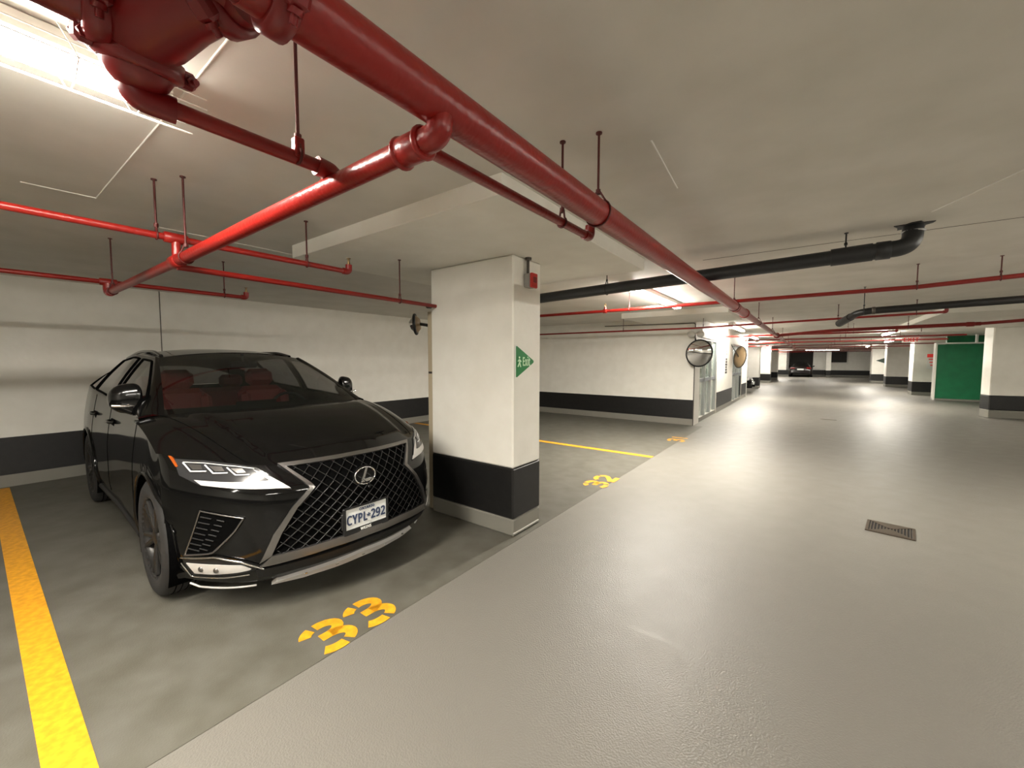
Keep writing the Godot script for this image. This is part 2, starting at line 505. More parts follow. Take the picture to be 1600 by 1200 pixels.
# ------------------------------------------------------------------ stair and lift core
func build_core() -> void:
	var w := banded_wall("wall_front", Vector3(-7.75, 0, -10.40), Vector3(-2.18, CEIL, -10.18), "+z")
	# aisle face: post, glazing, wall, doors, wall
	beg(); span(Vector3(-2.32, 0, -10.72), Vector3(-2.18, CEIL, -10.40)); structure("trim_1", M.wall, "white corner post of the core")
	beg(); span(Vector3(-2.36, 2.12, -13.0), Vector3(-2.18, CEIL, -10.72)); structure("trim_1", M.wall, "lintel over the lobby window")
	var w2 := banded_wall("wall_core", Vector3(-2.36, 0, -15.9), Vector3(-2.18, CEIL, -13.0), "+x")
	beg(); span(Vector3(-2.36, 2.12, -18.3), Vector3(-2.18, CEIL, -15.9)); structure("trim_1", M.wall, "lintel over the lobby doors")
	banded_wall("wall_core", Vector3(-2.36, 0, -19.8), Vector3(-2.18, CEIL, -18.3), "+x")
	banded_wall("wall_core_end", Vector3(-7.75, 0, -20.0), Vector3(-2.18, CEIL, -19.8), "-z")
	beg(); span(Vector3(-4.7, 0, -19.8), Vector3(-4.5, CEIL, -10.4)); structure("wall_lobby", M.wall)
	# glazing
	for g in [["window_1", -10.72, -13.0, 3], ["door_1", -15.9, -18.3, 3]]:
		var o := Node3D.new()
		o.name = g[0]
		o.set_meta("kind", "structure")
		o.set_meta("label", "silver framed glazing of the lobby wall" if g[0] == "window_1" else "silver framed glass doors of the lobby")
		add_child(o)
		var z0: float = g[1]
		var z1: float = g[2]
		beg(); span(Vector3(-2.30, 0, z1), Vector3(-2.19, 0.11, z0), 0.004); fin("sill", M.base, o)
		beg(); span(Vector3(-2.29, 2.06, z1), Vector3(-2.2, 2.12, z0), 0.004); fin("head_rail", M.alu, o)
		for k in g[3] + 1:
			var z := lerpf(z0 - 0.03, z1 + 0.03, float(k) / g[3])
			beg(); span(Vector3(-2.29, 0.11, z - 0.035), Vector3(-2.2, 2.06, z + 0.035), 0.004); fin("mullion", M.alu, o)
			if k < g[3]:
				var zz := lerpf(z0 - 0.03, z1 + 0.03, float(k + 1) / g[3])
				beg(); span(Vector3(-2.25, 0.11, zz + 0.035), Vector3(-2.242, 2.06, z - 0.035)); fin("pane", M.pane, o)
		beg(); span(Vector3(-2.275, 1.0, z1 + 0.04), Vector3(-2.215, 1.09, z0 - 0.04), 0.004); fin("mid_rail", M.steel, o)
		if g[0] == "door_1":
			beg(); span(Vector3(-2.2, 0.2, -18.0), Vector3(-2.17, 0.95, -17.85), 0.004); fin("push_plate", M.trim, o)
	# lobby ceiling light
	lamp("strip light inside the glazed lobby", -3.4, -12.0, 2.4)
	# vertical lettering band on the wall between the glazing, too small to read
	var s := thing("wall_sign", "narrow vertical strip of dark lettering on the white wall between the lobby window and doors", "sign", Vector3(-2.178, 1.1, -14.55))
	for k in 11:
		if k == 6:
			continue
		beg(); bx(Vector3(0, 0.06 + k * 0.085, 0), Vector3(0.004, 0.065, 0.34 - 0.05 * (k % 3)), 0.001); fin("letter_block", M.iron if k < 6 else M.grey, s)
	# convex mirrors
	convex_mirror("round convex traffic mirror with a dark rim at the corner of the stair core", Vector3(-2.06, 1.712, -10.02), Vector3(0.62, -0.10, 0.78), 0.305, M.mirror, Vector3(-2.2, 2.1, -10.2))
	convex_mirror("round convex mirror seen from its tan back over the lobby doors", Vector3(-1.93, 1.66, -15.6), Vector3(0.80, -0.12, -0.60), 0.36, M.mirror, Vector3(-2.19, 2.1, -15.5))
	# emergency lamp heads above the first mirror
	var e := thing("emergency_light", "twin round emergency lamp heads above the mirror at the core corner", "emergency light", Vector3(-2.1, 2.14, -10.2))
	beg(); bx(Vector3(-0.05, 0.1, 0.06), Vector3(0.26, 0.16, 0.09), 0.012); fin("battery_box", M.white_metal, e)
	for k in [-1.0, 1.0]:
		beg(); lathe([Vector2(0, -0.05), Vector2(0.05, -0.04), Vector2(0.085, 0.03), Vector2(0.08, 0.045), Vector2(0, 0.05)], Vector3(-0.05 + 0.1 * k, 0.02, 0.14), Basis(Vector3.RIGHT, Vector3(0, -0.3, 0.95), Vector3(0, -0.95, -0.3)), 18); fin("lamp_head", M.white_metal, e)
	# conduit along the top of the core wall
	beg(); tube(bend([Vector3(-2.19, 0.0, -10.172), Vector3(-2.19, 2.42, -10.172), Vector3(-2.4, 2.42, -10.172), Vector3(-4.2, 2.40, -9.6)], 0.05), 0.011, 8); tag(fin("wall_conduit", M.bare), "thin grey conduit running up the corner of the white stair core", "conduit")

func convex_mirror(label: String, at: Vector3, face: Vector3, r: float, m: Material, hook: Vector3) -> void:
	var o := thing("convex_mirror", label, "mirror", at)
	var y := face.normalized()
	var x := y.cross(Vector3.UP).normalized()
	var B := Basis(x, y, x.cross(y))
	var prof := []
	for k in 9:
		var t := 1.0 - k / 8.0
		prof.append(Vector2(r * t, 0.075 * (1.0 - t * t)))
	beg(); lathe(prof, Vector3.ZERO, B, 36); fin("mirror_dome", m, o)
	beg()
	var ring := []
	for k in 37:
		var an := TAU * k / 36.0
		ring.append(B * Vector3(r * cos(an), 0.004, r * sin(an)))
	tube(ring, 0.016, 8, false); fin("rim", M.trim, o)
	beg(); lathe([Vector2(0, -0.05), Vector2(r * 0.55, -0.045), Vector2(r * 0.98, -0.004), Vector2(r * 0.98, 0.0)], Vector3.ZERO, B, 36); fin("back_shell", M.tan, o)
	beg(); tube([B * Vector3(0, -0.04, 0), hook - at], 0.016, 8); fin("bracket", M.trim, o)

# ------------------------------------------------------------------ far end
func build_far_end() -> void:
	banded_wall("wall_far", Vector3(0.22, 0, -50.2), Vector3(9.0, CEIL, -50.0), "+z")
	banded_wall("wall_far", Vector3(-7.76, 0, -48.4), Vector3(-1.7, CEIL, -48.2), "+z")
	banded_wall("wall_far", Vector3(-1.9, 0, -53.2), Vector3(0.42, CEIL, -53.0), "+z").material_override = M.recess_shade  # recess walls: shade put into their colour
	beg(); span(Vector3(-1.9, 0, -53.0), Vector3(-1.7, CEIL, -48.2)); structure("wall_recess", M.recess_shade)
	beg(); span(Vector3(0.22, 0, -53.0), Vector3(0.42, CEIL, -50.2)); structure("wall_recess", M.recess_shade)
	# louvre in the far wall
	var o := thing("louvre_grille", "dark louvred opening with a white sill in the far end wall", "louvre", Vector3(2.2, 1.35, -49.975))
	beg(); span(Vector3(-0.6, 0.02, 0.0), Vector3(0.6, 1.1, 0.01)); fin("backing", M.iron, o)
	beg(); span(Vector3(-0.68, -0.08, 0.0), Vector3(0.68, 0.02, 0.1), 0.006); fin("sill", M.white_metal, o)
	for k in 9:
		beg(); bx(Vector3(0, 0.1 + k * 0.115, 0.045), Vector3(1.2, 0.012, 0.06), 0.002, Basis(Vector3.RIGHT, 0.6)); fin("slat", M.grate, o)
	for s in [-1.0, 1.0]:
		beg(); span(Vector3(0.62 * s - 0.03, 0, 0.0), Vector3(0.62 * s + 0.03, 1.14, 0.06), 0.004); fin("jamb", M.white_metal, o)
	# green wall and the angled white wall on the right
	beg(); span(Vector3(3.99, 0.07, -22.9), Vector3(6.3, 2.18, -22.65), 0.01); var g := structure("wall_green", M.green_wall, "bright green painted wall right of the aisle")
	beg(); span(Vector3(3.93, 0.0, -22.9), Vector3(6.3, 0.07, -22.64)); fin("base_strip", M.base, g)
	beg(); span(Vector3(3.93, 0.0, -22.92), Vector3(3.99, 2.24, -22.62), 0.01); fin("white_edge", M.wall, g)
	beg(); span(Vector3(3.93, 2.20, -22.9), Vector3(6.3, 2.25, -22.62), 0.006); fin("top_rail", M.white_metal, g)
	beg(); span(Vector3(5.0, 2.25, -22.8), Vector3(5.06, CEIL, -22.7)); fin("post", M.white_metal, g)
	beg(); span(Vector3(4.45, 0.0, -24.0), Vector3(6.3, CEIL, -23.8)); structure("wall_green", M.green_wall, "green wall behind the green screen wall")
	var B := Basis(Vector3.UP, deg_to_rad(12.0))
	var at := Vector3(3.93, 0, -16.4)
	var off := B * Vector3(2.6, 0, -0.2)
	beg(); bx(at + off + Vector3(0, (0.605 + CEIL) / 2, 0), Vector3(5.2, CEIL - 0.605, 0.4), 0.02, B); var w := structure("wall_angled", M.wall, "white angled wall at the right edge")
	beg(); bx(at + off + Vector3(0, 0.42, 0), Vector3(5.21, 0.40, 0.41), 0.02, B); fin("painted_band", M.band, w)
	beg(); bx(at + off + Vector3(0, 0.11, 0), Vector3(5.2, 0.22, 0.405), 0.01, B); fin("base_strip", M.base, w)

# ------------------------------------------------------------------ sprinkler pipework (built in the world frame)
func pipe_root(called: String, label: String, category := "pipe", group := "") -> Node3D:
	return thing(called, label, category, Vector3.ZERO, 0.0, group)

func collar(at: Vector3, axis: Vector3, r: float, length: float, parent: Node, called := "coupling", m: Material = null) -> void:
	beg()
	var a := axis.normalized()
	var h := length * 0.5
	tube([at - a * h, at - a * (h - 0.005), at + a * (h - 0.005), at + a * h], [r * 0.86, r, r, r * 0.86], 20); fin(called, M.red if m == null else m, parent)

func hanger(at: Vector3, r: float, top: float, parent: Node, axis := Vector3(0, 0, 1), m: Material = null) -> void:
	var mm: Material = M.rod if m == null else m
	beg()
	tube([at + Vector3(0, r + 0.035, 0), Vector3(at.x, top, at.z)], 0.0055, 8)
	tube([Vector3(at.x, top - 0.006, at.z), Vector3(at.x, top, at.z)], 0.014, 10)
	tube([at + Vector3(0, r + 0.025, 0), at + Vector3(0, r + 0.045, 0)], 0.011, 8)
	var h := fin("hanger_rod", mm, parent)
	var side := axis.cross(Vector3.UP).normalized()
	var pts := []
	pts.append(at + Vector3(0, r + 0.035, 0) + side * 0.008)
	for k in 17:
		var an := deg_to_rad(55.0 - 290.0 * k / 16.0)
		pts.append(at + side * cos(an) * (r + 0.004) + Vector3(0, sin(an) * (r + 0.004), 0))
	pts.append(at + Vector3(0, r + 0.035, 0) - side * 0.008)
	beg(); tube(pts, 0.0045, 6); fin("ring", mm, h)

func sprinkler_head(at: Vector3, parent: Node) -> void:
	beg()
	tube([at, at + Vector3(0, 0.022, 0)], 0.012, 10)
	for s in [-1.0, 1.0]:
		tube([at + Vector3(0.010 * s, 0.02, 0), at + Vector3(0.014 * s, 0.035, 0), at + Vector3(0.004 * s, 0.052, 0)], 0.003, 6)
	tube([at + Vector3(0, 0.02, 0), at + Vector3(0, 0.05, 0)], 0.003, 6)
	tube([at + Vector3(0, 0.052, 0), at + Vector3(0, 0.055, 0)], 0.018, 12)
	fin("sprinkler_head", M.brass, parent)

func build_sprinklers() -> void:
	var Z := Vector3(0, 0, 1)
	var X := Vector3(1, 0, 0)
	# main along the aisle
	var o := pipe_root("sprinkler_main", "thick red sprinkler main running down the aisle under the ceiling")
	beg(); tube([Vector3(-0.79, 2.205, -0.30), Vector3(-0.765, 2.205, -6.5)], 0.055, 28); fin("pipe", M.red, o)
	beg(); tube([Vector3(-0.765, 2.205, -6.5), Vector3(-0.735, 2.205, -12.75)], 0.044, 20); fin("pipe", M.red, o)
	beg(); tube([Vector3(-0.735, 2.205, -12.75), Vector3(-0.70, 2.21, -31.0)], 0.034, 14); fin("pipe", M.red, o)
	collar(Vector3(-0.765, 2.205, -6.5), Z, 0.066, 0.10, o)
	collar(Vector3(-0.77, 2.205, -5.7), Z, 0.061, 0.05, o)
	collar(Vector3(-0.735, 2.205, -12.75), Z, 0.075, 0.18, o, "tee_fitting")
	hanger(Vector3(-0.785, 2.205, -1.70), 0.055, CEIL, o)
	hanger(Vector3(-0.77, 2.205, -5.55), 0.055, CEIL, o)
	hanger(Vector3(-0.75, 2.205, -8.2), 0.044, CEIL, o)
	hanger(Vector3(-0.74, 2.205, -11.2), 0.044, CEIL, o)
	for k in 4:
		hanger(Vector3(-0.72, 2.205, -15.0 - 4.0 * k), 0.034, CEIL, o)
	# grooved coupling at the near end of the main
	coupling_flange(Vector3(-0.79, 2.205, -0.36), Z, 0.055, o, 0.5)
	# valve body
	var v := pipe_root("valve_body", "large dark red bolted pipe fitting at the top left of the picture", "pipe fitting")
	var c := Vector3(-1.10, 2.27, -0.215)
	var ax := Vector3(-0.40, 0, -0.92).normalized()
	beg()
	tube([Vector3(-0.94, 2.29, -0.365), Vector3(-1.01, 2.295, -0.335), Vector3(-1.09, 2.305, -0.305), Vector3(-1.17, 2.31, -0.28), Vector3(-1.225, 2.302, -0.268), Vector3(-1.262, 2.285, -0.266), Vector3(-1.282, 2.262, -0.268), Vector3(-1.292, 2.246, -0.270)], [0.056, 0.058, 0.074, 0.088, 0.088, 0.080, 0.070, 0.068], 28)
	fin("body", M.red_dark, v)
	beg(); tube([Vector3(-1.22, 2.305, -0.27), Vector3(-1.235, 2.31, -0.215), Vector3(-1.24, 2.31, -0.06), Vector3(-1.24, 2.31, 0.40), Vector3(-1.24, 2.33, 0.46), Vector3(-1.24, 2.39, 0.49), Vector3(-1.24, CEIL - 0.002, 0.492)], [0.075, 0.064, 0.060, 0.060, 0.062, 0.062, 0.060], 24); fin("inlet", M.red_dark, v)
	beg(); tube(bend([Vector3(-0.975, 2.293, -0.35), Vector3(-0.88, 2.30, -0.17), Vector3(-0.79, 2.215, -0.17), Vector3(-0.79, 2.205, -0.32)], 0.09, 8), 0.054, 22); fin("return_bend", M.red_dark, v)
	beg(); lathe([Vector2(0.0, -0.055), Vector2(0.035, -0.05), Vector2(0.058, -0.034), Vector2(0.070, -0.01), Vector2(0.070, 0.01)], Vector3(-1.298, 2.246, -0.272), Basis(Vector3(1, 0.25, 0).normalized(), Vector3(0.3, 1, 0).normalized(), Vector3(0, 0, 1)).orthonormalized(), 24); fin("end_cap", M.red_dark, v)
	coupling_flange(Vector3(-0.985, 2.293, -0.345), Vector3(0.92, 0, -0.39), 0.056, v, 2.2)
	coupling_flange(Vector3(-1.290, 2.252, -0.270), Vector3(-0.35, -1, 0), 0.064, v, 0.15)
	coupling_flange(Vector3(-1.238, 2.31, -0.195), Vector3(-0.1, 0, 1), 0.064, v, 0.4)
	# drain line off the fitting
	var s := pipe_root("sprinkler_drain_pipe", "short red pipe from the bolted fitting, ending in an elbow on the branch pipe")
	beg(); tube([Vector3(-1.325, 2.184, -0.29), Vector3(-1.31, 2.178, -0.735)], 0.0205, 16); fin("pipe", M.red, s)
	beg(); tube(bend([Vector3(-1.335, 2.245, -0.265), Vector3(-1.335, 2.184, -0.265), Vector3(-1.325, 2.182, -0.345)], 0.05), 0.031, 18); fin("reducer_elbow", M.red_dark, s)
	beg(); tube(bend([Vector3(-1.31, 2.178, -0.70), Vector3(-1.31, 2.172, -0.77), Vector3(-1.335, 2.118, -0.742)], 0.045), 0.030, 16); fin("elbow", M.red, s)
	hanger(Vector3(-1.302, 2.182, -0.64), 0.019, CEIL, s)
	beg(); bx(Vector3(-1.302, 2.205, -0.64), Vector3(0.03, 0.06, 0.03), 0.004); fin("clamp", M.red, s)
	# cross branch
	var b := pipe_root("sprinkler_branch", "red cross branch pipe running over the black car to the left wall")
	beg(); tube([Vector3(-0.82, 2.125, -0.745), Vector3(-3.0, 2.115, -0.745)], 0.031, 22); fin("pipe", M.red, b)
	beg(); tube([Vector3(-3.0, 2.115, -0.745), Vector3(-4.86, 2.122, -0.745)], 0.028, 18); fin("pipe", M.red, b)
	beg(); tube(bend([Vector3(-0.84, 2.124, -0.745), Vector3(-0.782, 2.126, -0.745), Vector3(-0.782, 2.185, -0.745)], 0.035), 0.033, 20); fin("elbow", M.red, b)
	collar(Vector3(-0.89, 2.122, -0.745), X, 0.039, 0.10, b, "tee_fitting")
	collar(Vector3(-0.845, 2.123, -0.745), X, 0.044, 0.016, b)
	collar(Vector3(-0.932, 2.121, -0.745), X, 0.044, 0.016, b)
	collar(Vector3(-2.97, 2.115, -0.745), X, 0.038, 0.11, b, "tee_fitting")
	beg(); tube([Vector3(-2.97, 2.12, -0.745), Vector3(-2.97, 2.245, -0.745)], 0.022, 14); fin("riser", M.red, b)
	beg(); tube(bend([Vector3(-4.80, 2.122, -0.745), Vector3(-4.87, 2.122, -0.745), Vector3(-4.87, 2.20, -0.745)], 0.05), 0.036, 16); fin("elbow", M.red, b)
	beg(); tube([Vector3(-4.87, 2.13, -0.745), Vector3(-4.87, 2.21, -0.745)], 0.024, 14); fin("riser", M.red, b)
	hanger(Vector3(-2.80, 2.115, -0.745), 0.03, CEIL, b, X)
	hanger(Vector3(-4.70, 2.122, -0.745), 0.028, CEIL, b, X)
	# range pipes parallel to the aisle
	range_pipe("red range pipe crossing above the car's roof, stepped up on a riser", -2.97, 2.245, 5.5, -1.83, 0.019, [-0.66, -1.5], -0.745)
	range_pipe("thin red range pipe close to the left wall, ending above the car's windscreen", -4.87, 2.21, 5.5, -1.80, 0.019, [-1.60], -0.745)
	var r := pipe_root("sprinkler_range_pipe", "red range pipe running from the branch to the left edge of the pillar", "pipe", "")
	beg(); tube([Vector3(-2.97, 2.085, -0.745), Vector3(-2.995, 2.075, -3.3)], 0.018, 14); fin("pipe", M.red, r)
	hanger(Vector3(-2.98, 2.078, -2.33), 0.018, DROP, r)
	collar(Vector3(-3.01, 2.075, -2.70), Z, 0.026, 0.05, r, "clamp", M.iron)
	var q := pipe_root("sprinkler_range_pipe", "short red range pipe hanging below the thick main, ending in an upright sprinkler")
	beg(); tube([Vector3(-0.945, 2.12, -0.745), Vector3(-0.95, 2.18, -0.86), Vector3(-0.95, 2.19, -1.93)], 0.019, 14); fin("pipe", M.red, q)
	beg(); tube(bend([Vector3(-0.95, 2.19, -1.90), Vector3(-0.95, 2.19, -1.965), Vector3(-0.95, 2.25, -1.965)], 0.03), 0.025, 14); fin("elbow", M.red, q)
	sprinkler_head(Vector3(-0.95, 2.245, -1.965), q)
	hanger(Vector3(-0.95, 2.188, -1.67), 0.019, CEIL, q)
	# pipes across the aisle
	cross_pipe("red cross pipe over the aisle just beyond the black drain pipe", -5.9, [[-4.7, 2.312], [-2.2, 2.304], [0.86, 2.314], [1.59, 2.349], [6.9, 2.36]], 0.023, [-2.2, 0.86, 1.43, 4.3], [-2.58], 99.0)
	cross_pipe("thin red cross pipe in front of the white stair core", -9.3, [[-6.97, 2.243], [-2.05, 2.237], [-0.69, 2.274], [1.71, 2.327]], 0.019, [-3.6, -1.85, 0.37, 1.37], [], 1.71)
	var big := pipe_root("sprinkler_cross_main", "thick red cross main teeing off the aisle main towards the angled wall")
	beg(); tube([Vector3(-0.735, 2.205, -12.75), Vector3(0.4, 2.285, -12.7), Vector3(2.85, 2.33, -12.7)], 0.040, 18); fin("pipe", M.red, big)
	beg(); tube([Vector3(2.85, 2.33, -12.7), Vector3(5.4, 2.40, -10.5)], 0.032, 16); fin("pipe", M.red, big)
	collar(Vector3(2.7, 2.325, -12.7), X, 0.05, 0.12, big)
	hanger(Vector3(0.7, 2.29, -12.7), 0.04, CEIL, big, X)
	hanger(Vector3(1.75, 2.31, -12.7), 0.04, CEIL, big, X)
	var far := [[-14.2, "first thin red pipe beyond the cross main", -4.5, 1.75], [-17.2, "second thin red pipe beyond the cross main", -2.0, 3.6], [-20.2, "third thin red pipe beyond the cross main", -3.6, 3.8], [-24.6, "fourth thin red pipe beyond the cross main", -4.5, 6.0], [-28.6, "fifth thin red pipe beyond the cross main", -4.5, 6.0], [-33.0, "sixth thin red pipe beyond the cross main", -4.5, 6.0], [-38.0, "seventh thin red pipe beyond the cross main", -4.5, 6.0], [-43.5, "last thin red pipe before the far wall", -6.0, 6.0]]
	for e in far:
		var y: float = 2.285
		cross_pipe(e[1], e[0], [[e[2], y], [e[3], y + 0.02]], 0.024, [0.9, 2.2], [], e[3] if e[0] > -16.0 else 99.0)

func coupling_flange(at: Vector3, axis: Vector3, r: float, parent: Node, turn: float) -> void:
	var a := axis.normalized()
	var u := a.cross(Vector3.UP).normalized()
	var w := u.cross(a)
	beg(); tube([at - a * 0.024, at - a * 0.018, at + a * 0.018, at + a * 0.024], [r * 1.12, r * 1.32, r * 1.32, r * 1.12], 26)
	for s in [0.0, PI]:
		var d := u * cos(turn + s) + w * sin(turn + s)
		var p := at + d * r * 1.45
		bx(p, Vector3(0.035, 0.042, 0.04), 0.008, Basis(d, d.cross(a), a).orthonormalized() if absf(d.dot(a)) < 0.9 else Basis.IDENTITY)
	var f := fin("coupling", M.red_dark, parent)
	for s in [0.0, PI]:
		var d := u * cos(turn + s) + w * sin(turn + s)
		var tdir := d.cross(a)
		var p := at + d * r * 1.52
		beg(); tube([p - tdir * 0.045, p + tdir * 0.045], 0.007, 8); tube([p - tdir * 0.03, p - tdir * 0.02], 0.013, 6); tube([p + tdir * 0.02, p + tdir * 0.03], 0.013, 6); fin("bolt", M.red_dark, f)

func range_pipe(label: String, x: float, y: float, z0: float, z1: float, r: float, hangs: Array, tee: float) -> void:
	var o := pipe_root("sprinkler_range_pipe", label)
	beg(); tube([Vector3(x, y, z0), Vector3(x, y, z1 + 0.03)], r, 14); fin("pipe", M.red, o)
	collar(Vector3(x, y, tee), Vector3(0, 0, 1), r + 0.011, 0.11, o, "tee_fitting")
	beg(); tube(bend([Vector3(x, y, z1 + 0.05), Vector3(x, y, z1), Vector3(x, y + 0.055, z1)], 0.03), r + 0.006, 14); fin("elbow", M.red, o)
	sprinkler_head(Vector3(x, y + 0.05, z1), o)
	for h in hangs:
		hanger(Vector3(x, y, h), r, CEIL, o)

func cross_pipe(label: String, z: float, pts: Array, r: float, hangs: Array, heads: Array, end_up: float) -> void:
	var o := pipe_root("sprinkler_cross_pipe", label)
	var p := []
	for q in pts:
		p.append(Vector3(q[0], q[1], z))
	beg(); tube(p, r, 12); fin("pipe", M.red, o)
	var yat := func(x: float) -> float:
		for i in p.size() - 1:
			if x <= p[i + 1].x:
				return lerpf(p[i].y, p[i + 1].y, (x - p[i].x) / (p[i + 1].x - p[i].x))
		return p[-1].y
	for x in hangs:
		hanger(Vector3(x, yat.call(x), z), r, CEIL, o, Vector3(1, 0, 0))
	for x in heads:
		collar(Vector3(x, yat.call(x), z), Vector3(1, 0, 0), r + 0.009, 0.07, o, "tee_fitting")
		beg(); tube([Vector3(x, yat.call(x), z), Vector3(x, yat.call(x) + 0.06, z)], r * 0.8, 10); fin("outlet", M.red, o)
		sprinkler_head(Vector3(x, yat.call(x) + 0.055, z), o)
	if end_up < 90.0 and absf(p[-1].x - end_up) < 0.01:
		beg(); tube(bend([p[-1] - Vector3(0.04, 0, 0), p[-1], p[-1] + Vector3(0, 0.07, 0)], 0.03), r + 0.006, 12); fin("elbow", M.red, o)
		sprinkler_head(p[-1] + Vector3(0, 0.065, 0), o)

# ------------------------------------------------------------------ drain pipes
func build_drain_pipes() -> void:
	var X := Vector3(1, 0, 0)
	var o := pipe_root("drain_pipe", "dark grey plastic drain pipe sloping across the ceiling and turning up into it")
	var z := -4.15
	beg(); tube([Vector3(-4.2, 2.25, z), Vector3(0.12, 2.37, z)], 0.057, 24); fin("pipe", M.pvc, o)
	beg(); tube([Vector3(0.10, 2.37, z), Vector3(0.35, 2.378, z)], 0.066, 24); fin("socket", M.pvc, o)
	beg(); tube(bend([Vector3(0.30, 2.376, z), Vector3(0.565, 2.384, z), Vector3(0.575, CEIL + 0.01, z - 0.06)], 0.16, 12), 0.060, 24); fin("elbow", M.pvc, o)
	collar(Vector3(0.41, 2.379, z), X, 0.067, 0.09, o, "elbow_hub", M.pvc)
	collar(Vector3(0.575, 2.50, z - 0.045), Vector3.UP, 0.068, 0.02, o, "clamp_band", M.alu)
	for x in [-2.80, -1.80, 0.19]:
		hanger(Vector3(x, 2.25 + (x + 4.2) * 0.0278, z), 0.057, CEIL, o, X, M.iron)
	beg()
	var poly := PackedVector2Array()
	for k in 14:
		var an := TAU * k / 14.0
		var r := 0.088 + 0.022 * sin(k * 2.3)
		poly.append(Vector2(cos(an) * r * 1.15, sin(an) * r))
	prism(poly, 0.006, Vector3(0.575, CEIL + 0.001, z - 0.05), Basis(Vector3.RIGHT, Vector3.FORWARD, Vector3.DOWN) if false else Basis(Vector3(1, 0, 0), Vector3(0, 0, 1), Vector3(0, -1, 0)))
	var h := fin("broken_opening", M.iron, o)
	h.set_meta("label", "rough dark hole in the ceiling paint")
	var p := pipe_root("drain_pipe", "black iron drain pipe with a dropped elbow on the right side of the aisle")
	beg(); tube(bend([Vector3(0.36, 2.12, -7.75), Vector3(0.50, 2.205, -7.35), Vector3(0.62, 2.222, -7.3), Vector3(6.5, 2.40, -7.3)], 0.07, 6), 0.045, 20); fin("pipe", M.iron, p)
	beg(); tube([Vector3(0.33, 2.105, -7.83), Vector3(0.44, 2.17, -7.52)], 0.052, 20); fin("elbow", M.rim, p)
	collar(Vector3(0.66, 2.224, -7.3), X, 0.05, 0.04, p, "band_clamp", M.bare)
	hanger(Vector3(0.56, 2.22, -7.3), 0.045, CEIL, p, X, M.iron)
	hanger(Vector3(3.2, 2.30, -7.3), 0.045, CEIL, p, X, M.iron)

# ------------------------------------------------------------------ marks on the floor
func ribbon(pts: Array, w: float, y: float) -> void:
	# flat painted stroke; points are Vector2(x, z)
	for i in pts.size() - 1:
		var a: Vector2 = pts[i]
		var b: Vector2 = pts[i + 1]
		var da: Vector2 = (b - (pts[i - 1] if i > 0 else a)).normalized()
		var db: Vector2 = ((pts[i + 2] if i + 2 < pts.size() else b) - a).normalized()
		var na := Vector2(-da.y, da.x) * w * 0.5
		var nb := Vector2(-db.y, db.x) * w * 0.5
		var q := [a + na, b + nb, b - nb, a - na]
		var v: Array[Vector3] = []
		for e in q:
			v.append(Vector3(e.x, y, e.y))
		var up := (v[1] - v[0]).cross(v[2] - v[0]).y
		if up > 0.0:
			quad(v[0], v[1], v[2], v[3])
		else:
			quad(v[3], v[2], v[1], v[0])

func digit(n: int, at: Vector2, w: float, h: float, called: String, parent: Node) -> void:
	# at = lower left corner; glyph right is -z, glyph up is -x
	var P := func(u: float, v: float) -> Vector2: return Vector2(at.x - v * h, at.y - u * w)
	var arc := func(cu: float, cv: float, ru: float, rv: float, a0: float, a1: float) -> Array:
		var r := []
		for k in 13:
			var an := deg_to_rad(lerpf(a0, a1, k / 12.0))
			r.append(P.call(cu + ru * cos(an), cv + rv * sin(an)))
		return r
	beg()
	var y := 0.0045
	var s := h * 0.22
	if n == 3:
		ribbon(arc.call(0.48, 0.70, 0.42, 0.22, 172, 118), s, y)
		ribbon(arc.call(0.48, 0.72, 0.36, 0.20, 104, -78), s, y)
		ribbon([P.call(0.30, 0.52), P.call(0.66, 0.52)], s, y)
		ribbon(arc.call(0.48, 0.30, 0.42, 0.22, 80, -52), s, y)
		ribbon(arc.call(0.48, 0.30, 0.42, 0.22, -70, -140), s, y)
	elif n == 2:
		ribbon(arc.call(0.48, 0.66, 0.40, 0.26, 165, 60), s, y)
		ribbon(arc.call(0.48, 0.66, 0.40, 0.26, 48, -30) + [P.call(0.40, 0.28), P.call(0.12, 0.16)], s, y)
		ribbon([P.call(0.10, 0.08), P.call(0.92, 0.08)], s, y)
	else:
		ribbon([P.call(0.5, 0.03), P.call(0.5, 1.0)], s, y)
	fin(called, M.yellow, parent)

func bay_number(label: String, a: int, b: int, at: Vector2, w: float, h: float) -> void:
	var o := thing("bay_number", label, "floor number", Vector3.ZERO)
	digit(a, at, w, h, "digit", o)
	digit(b, at - Vector2(0, w * 1.12), w, h, "digit", o)

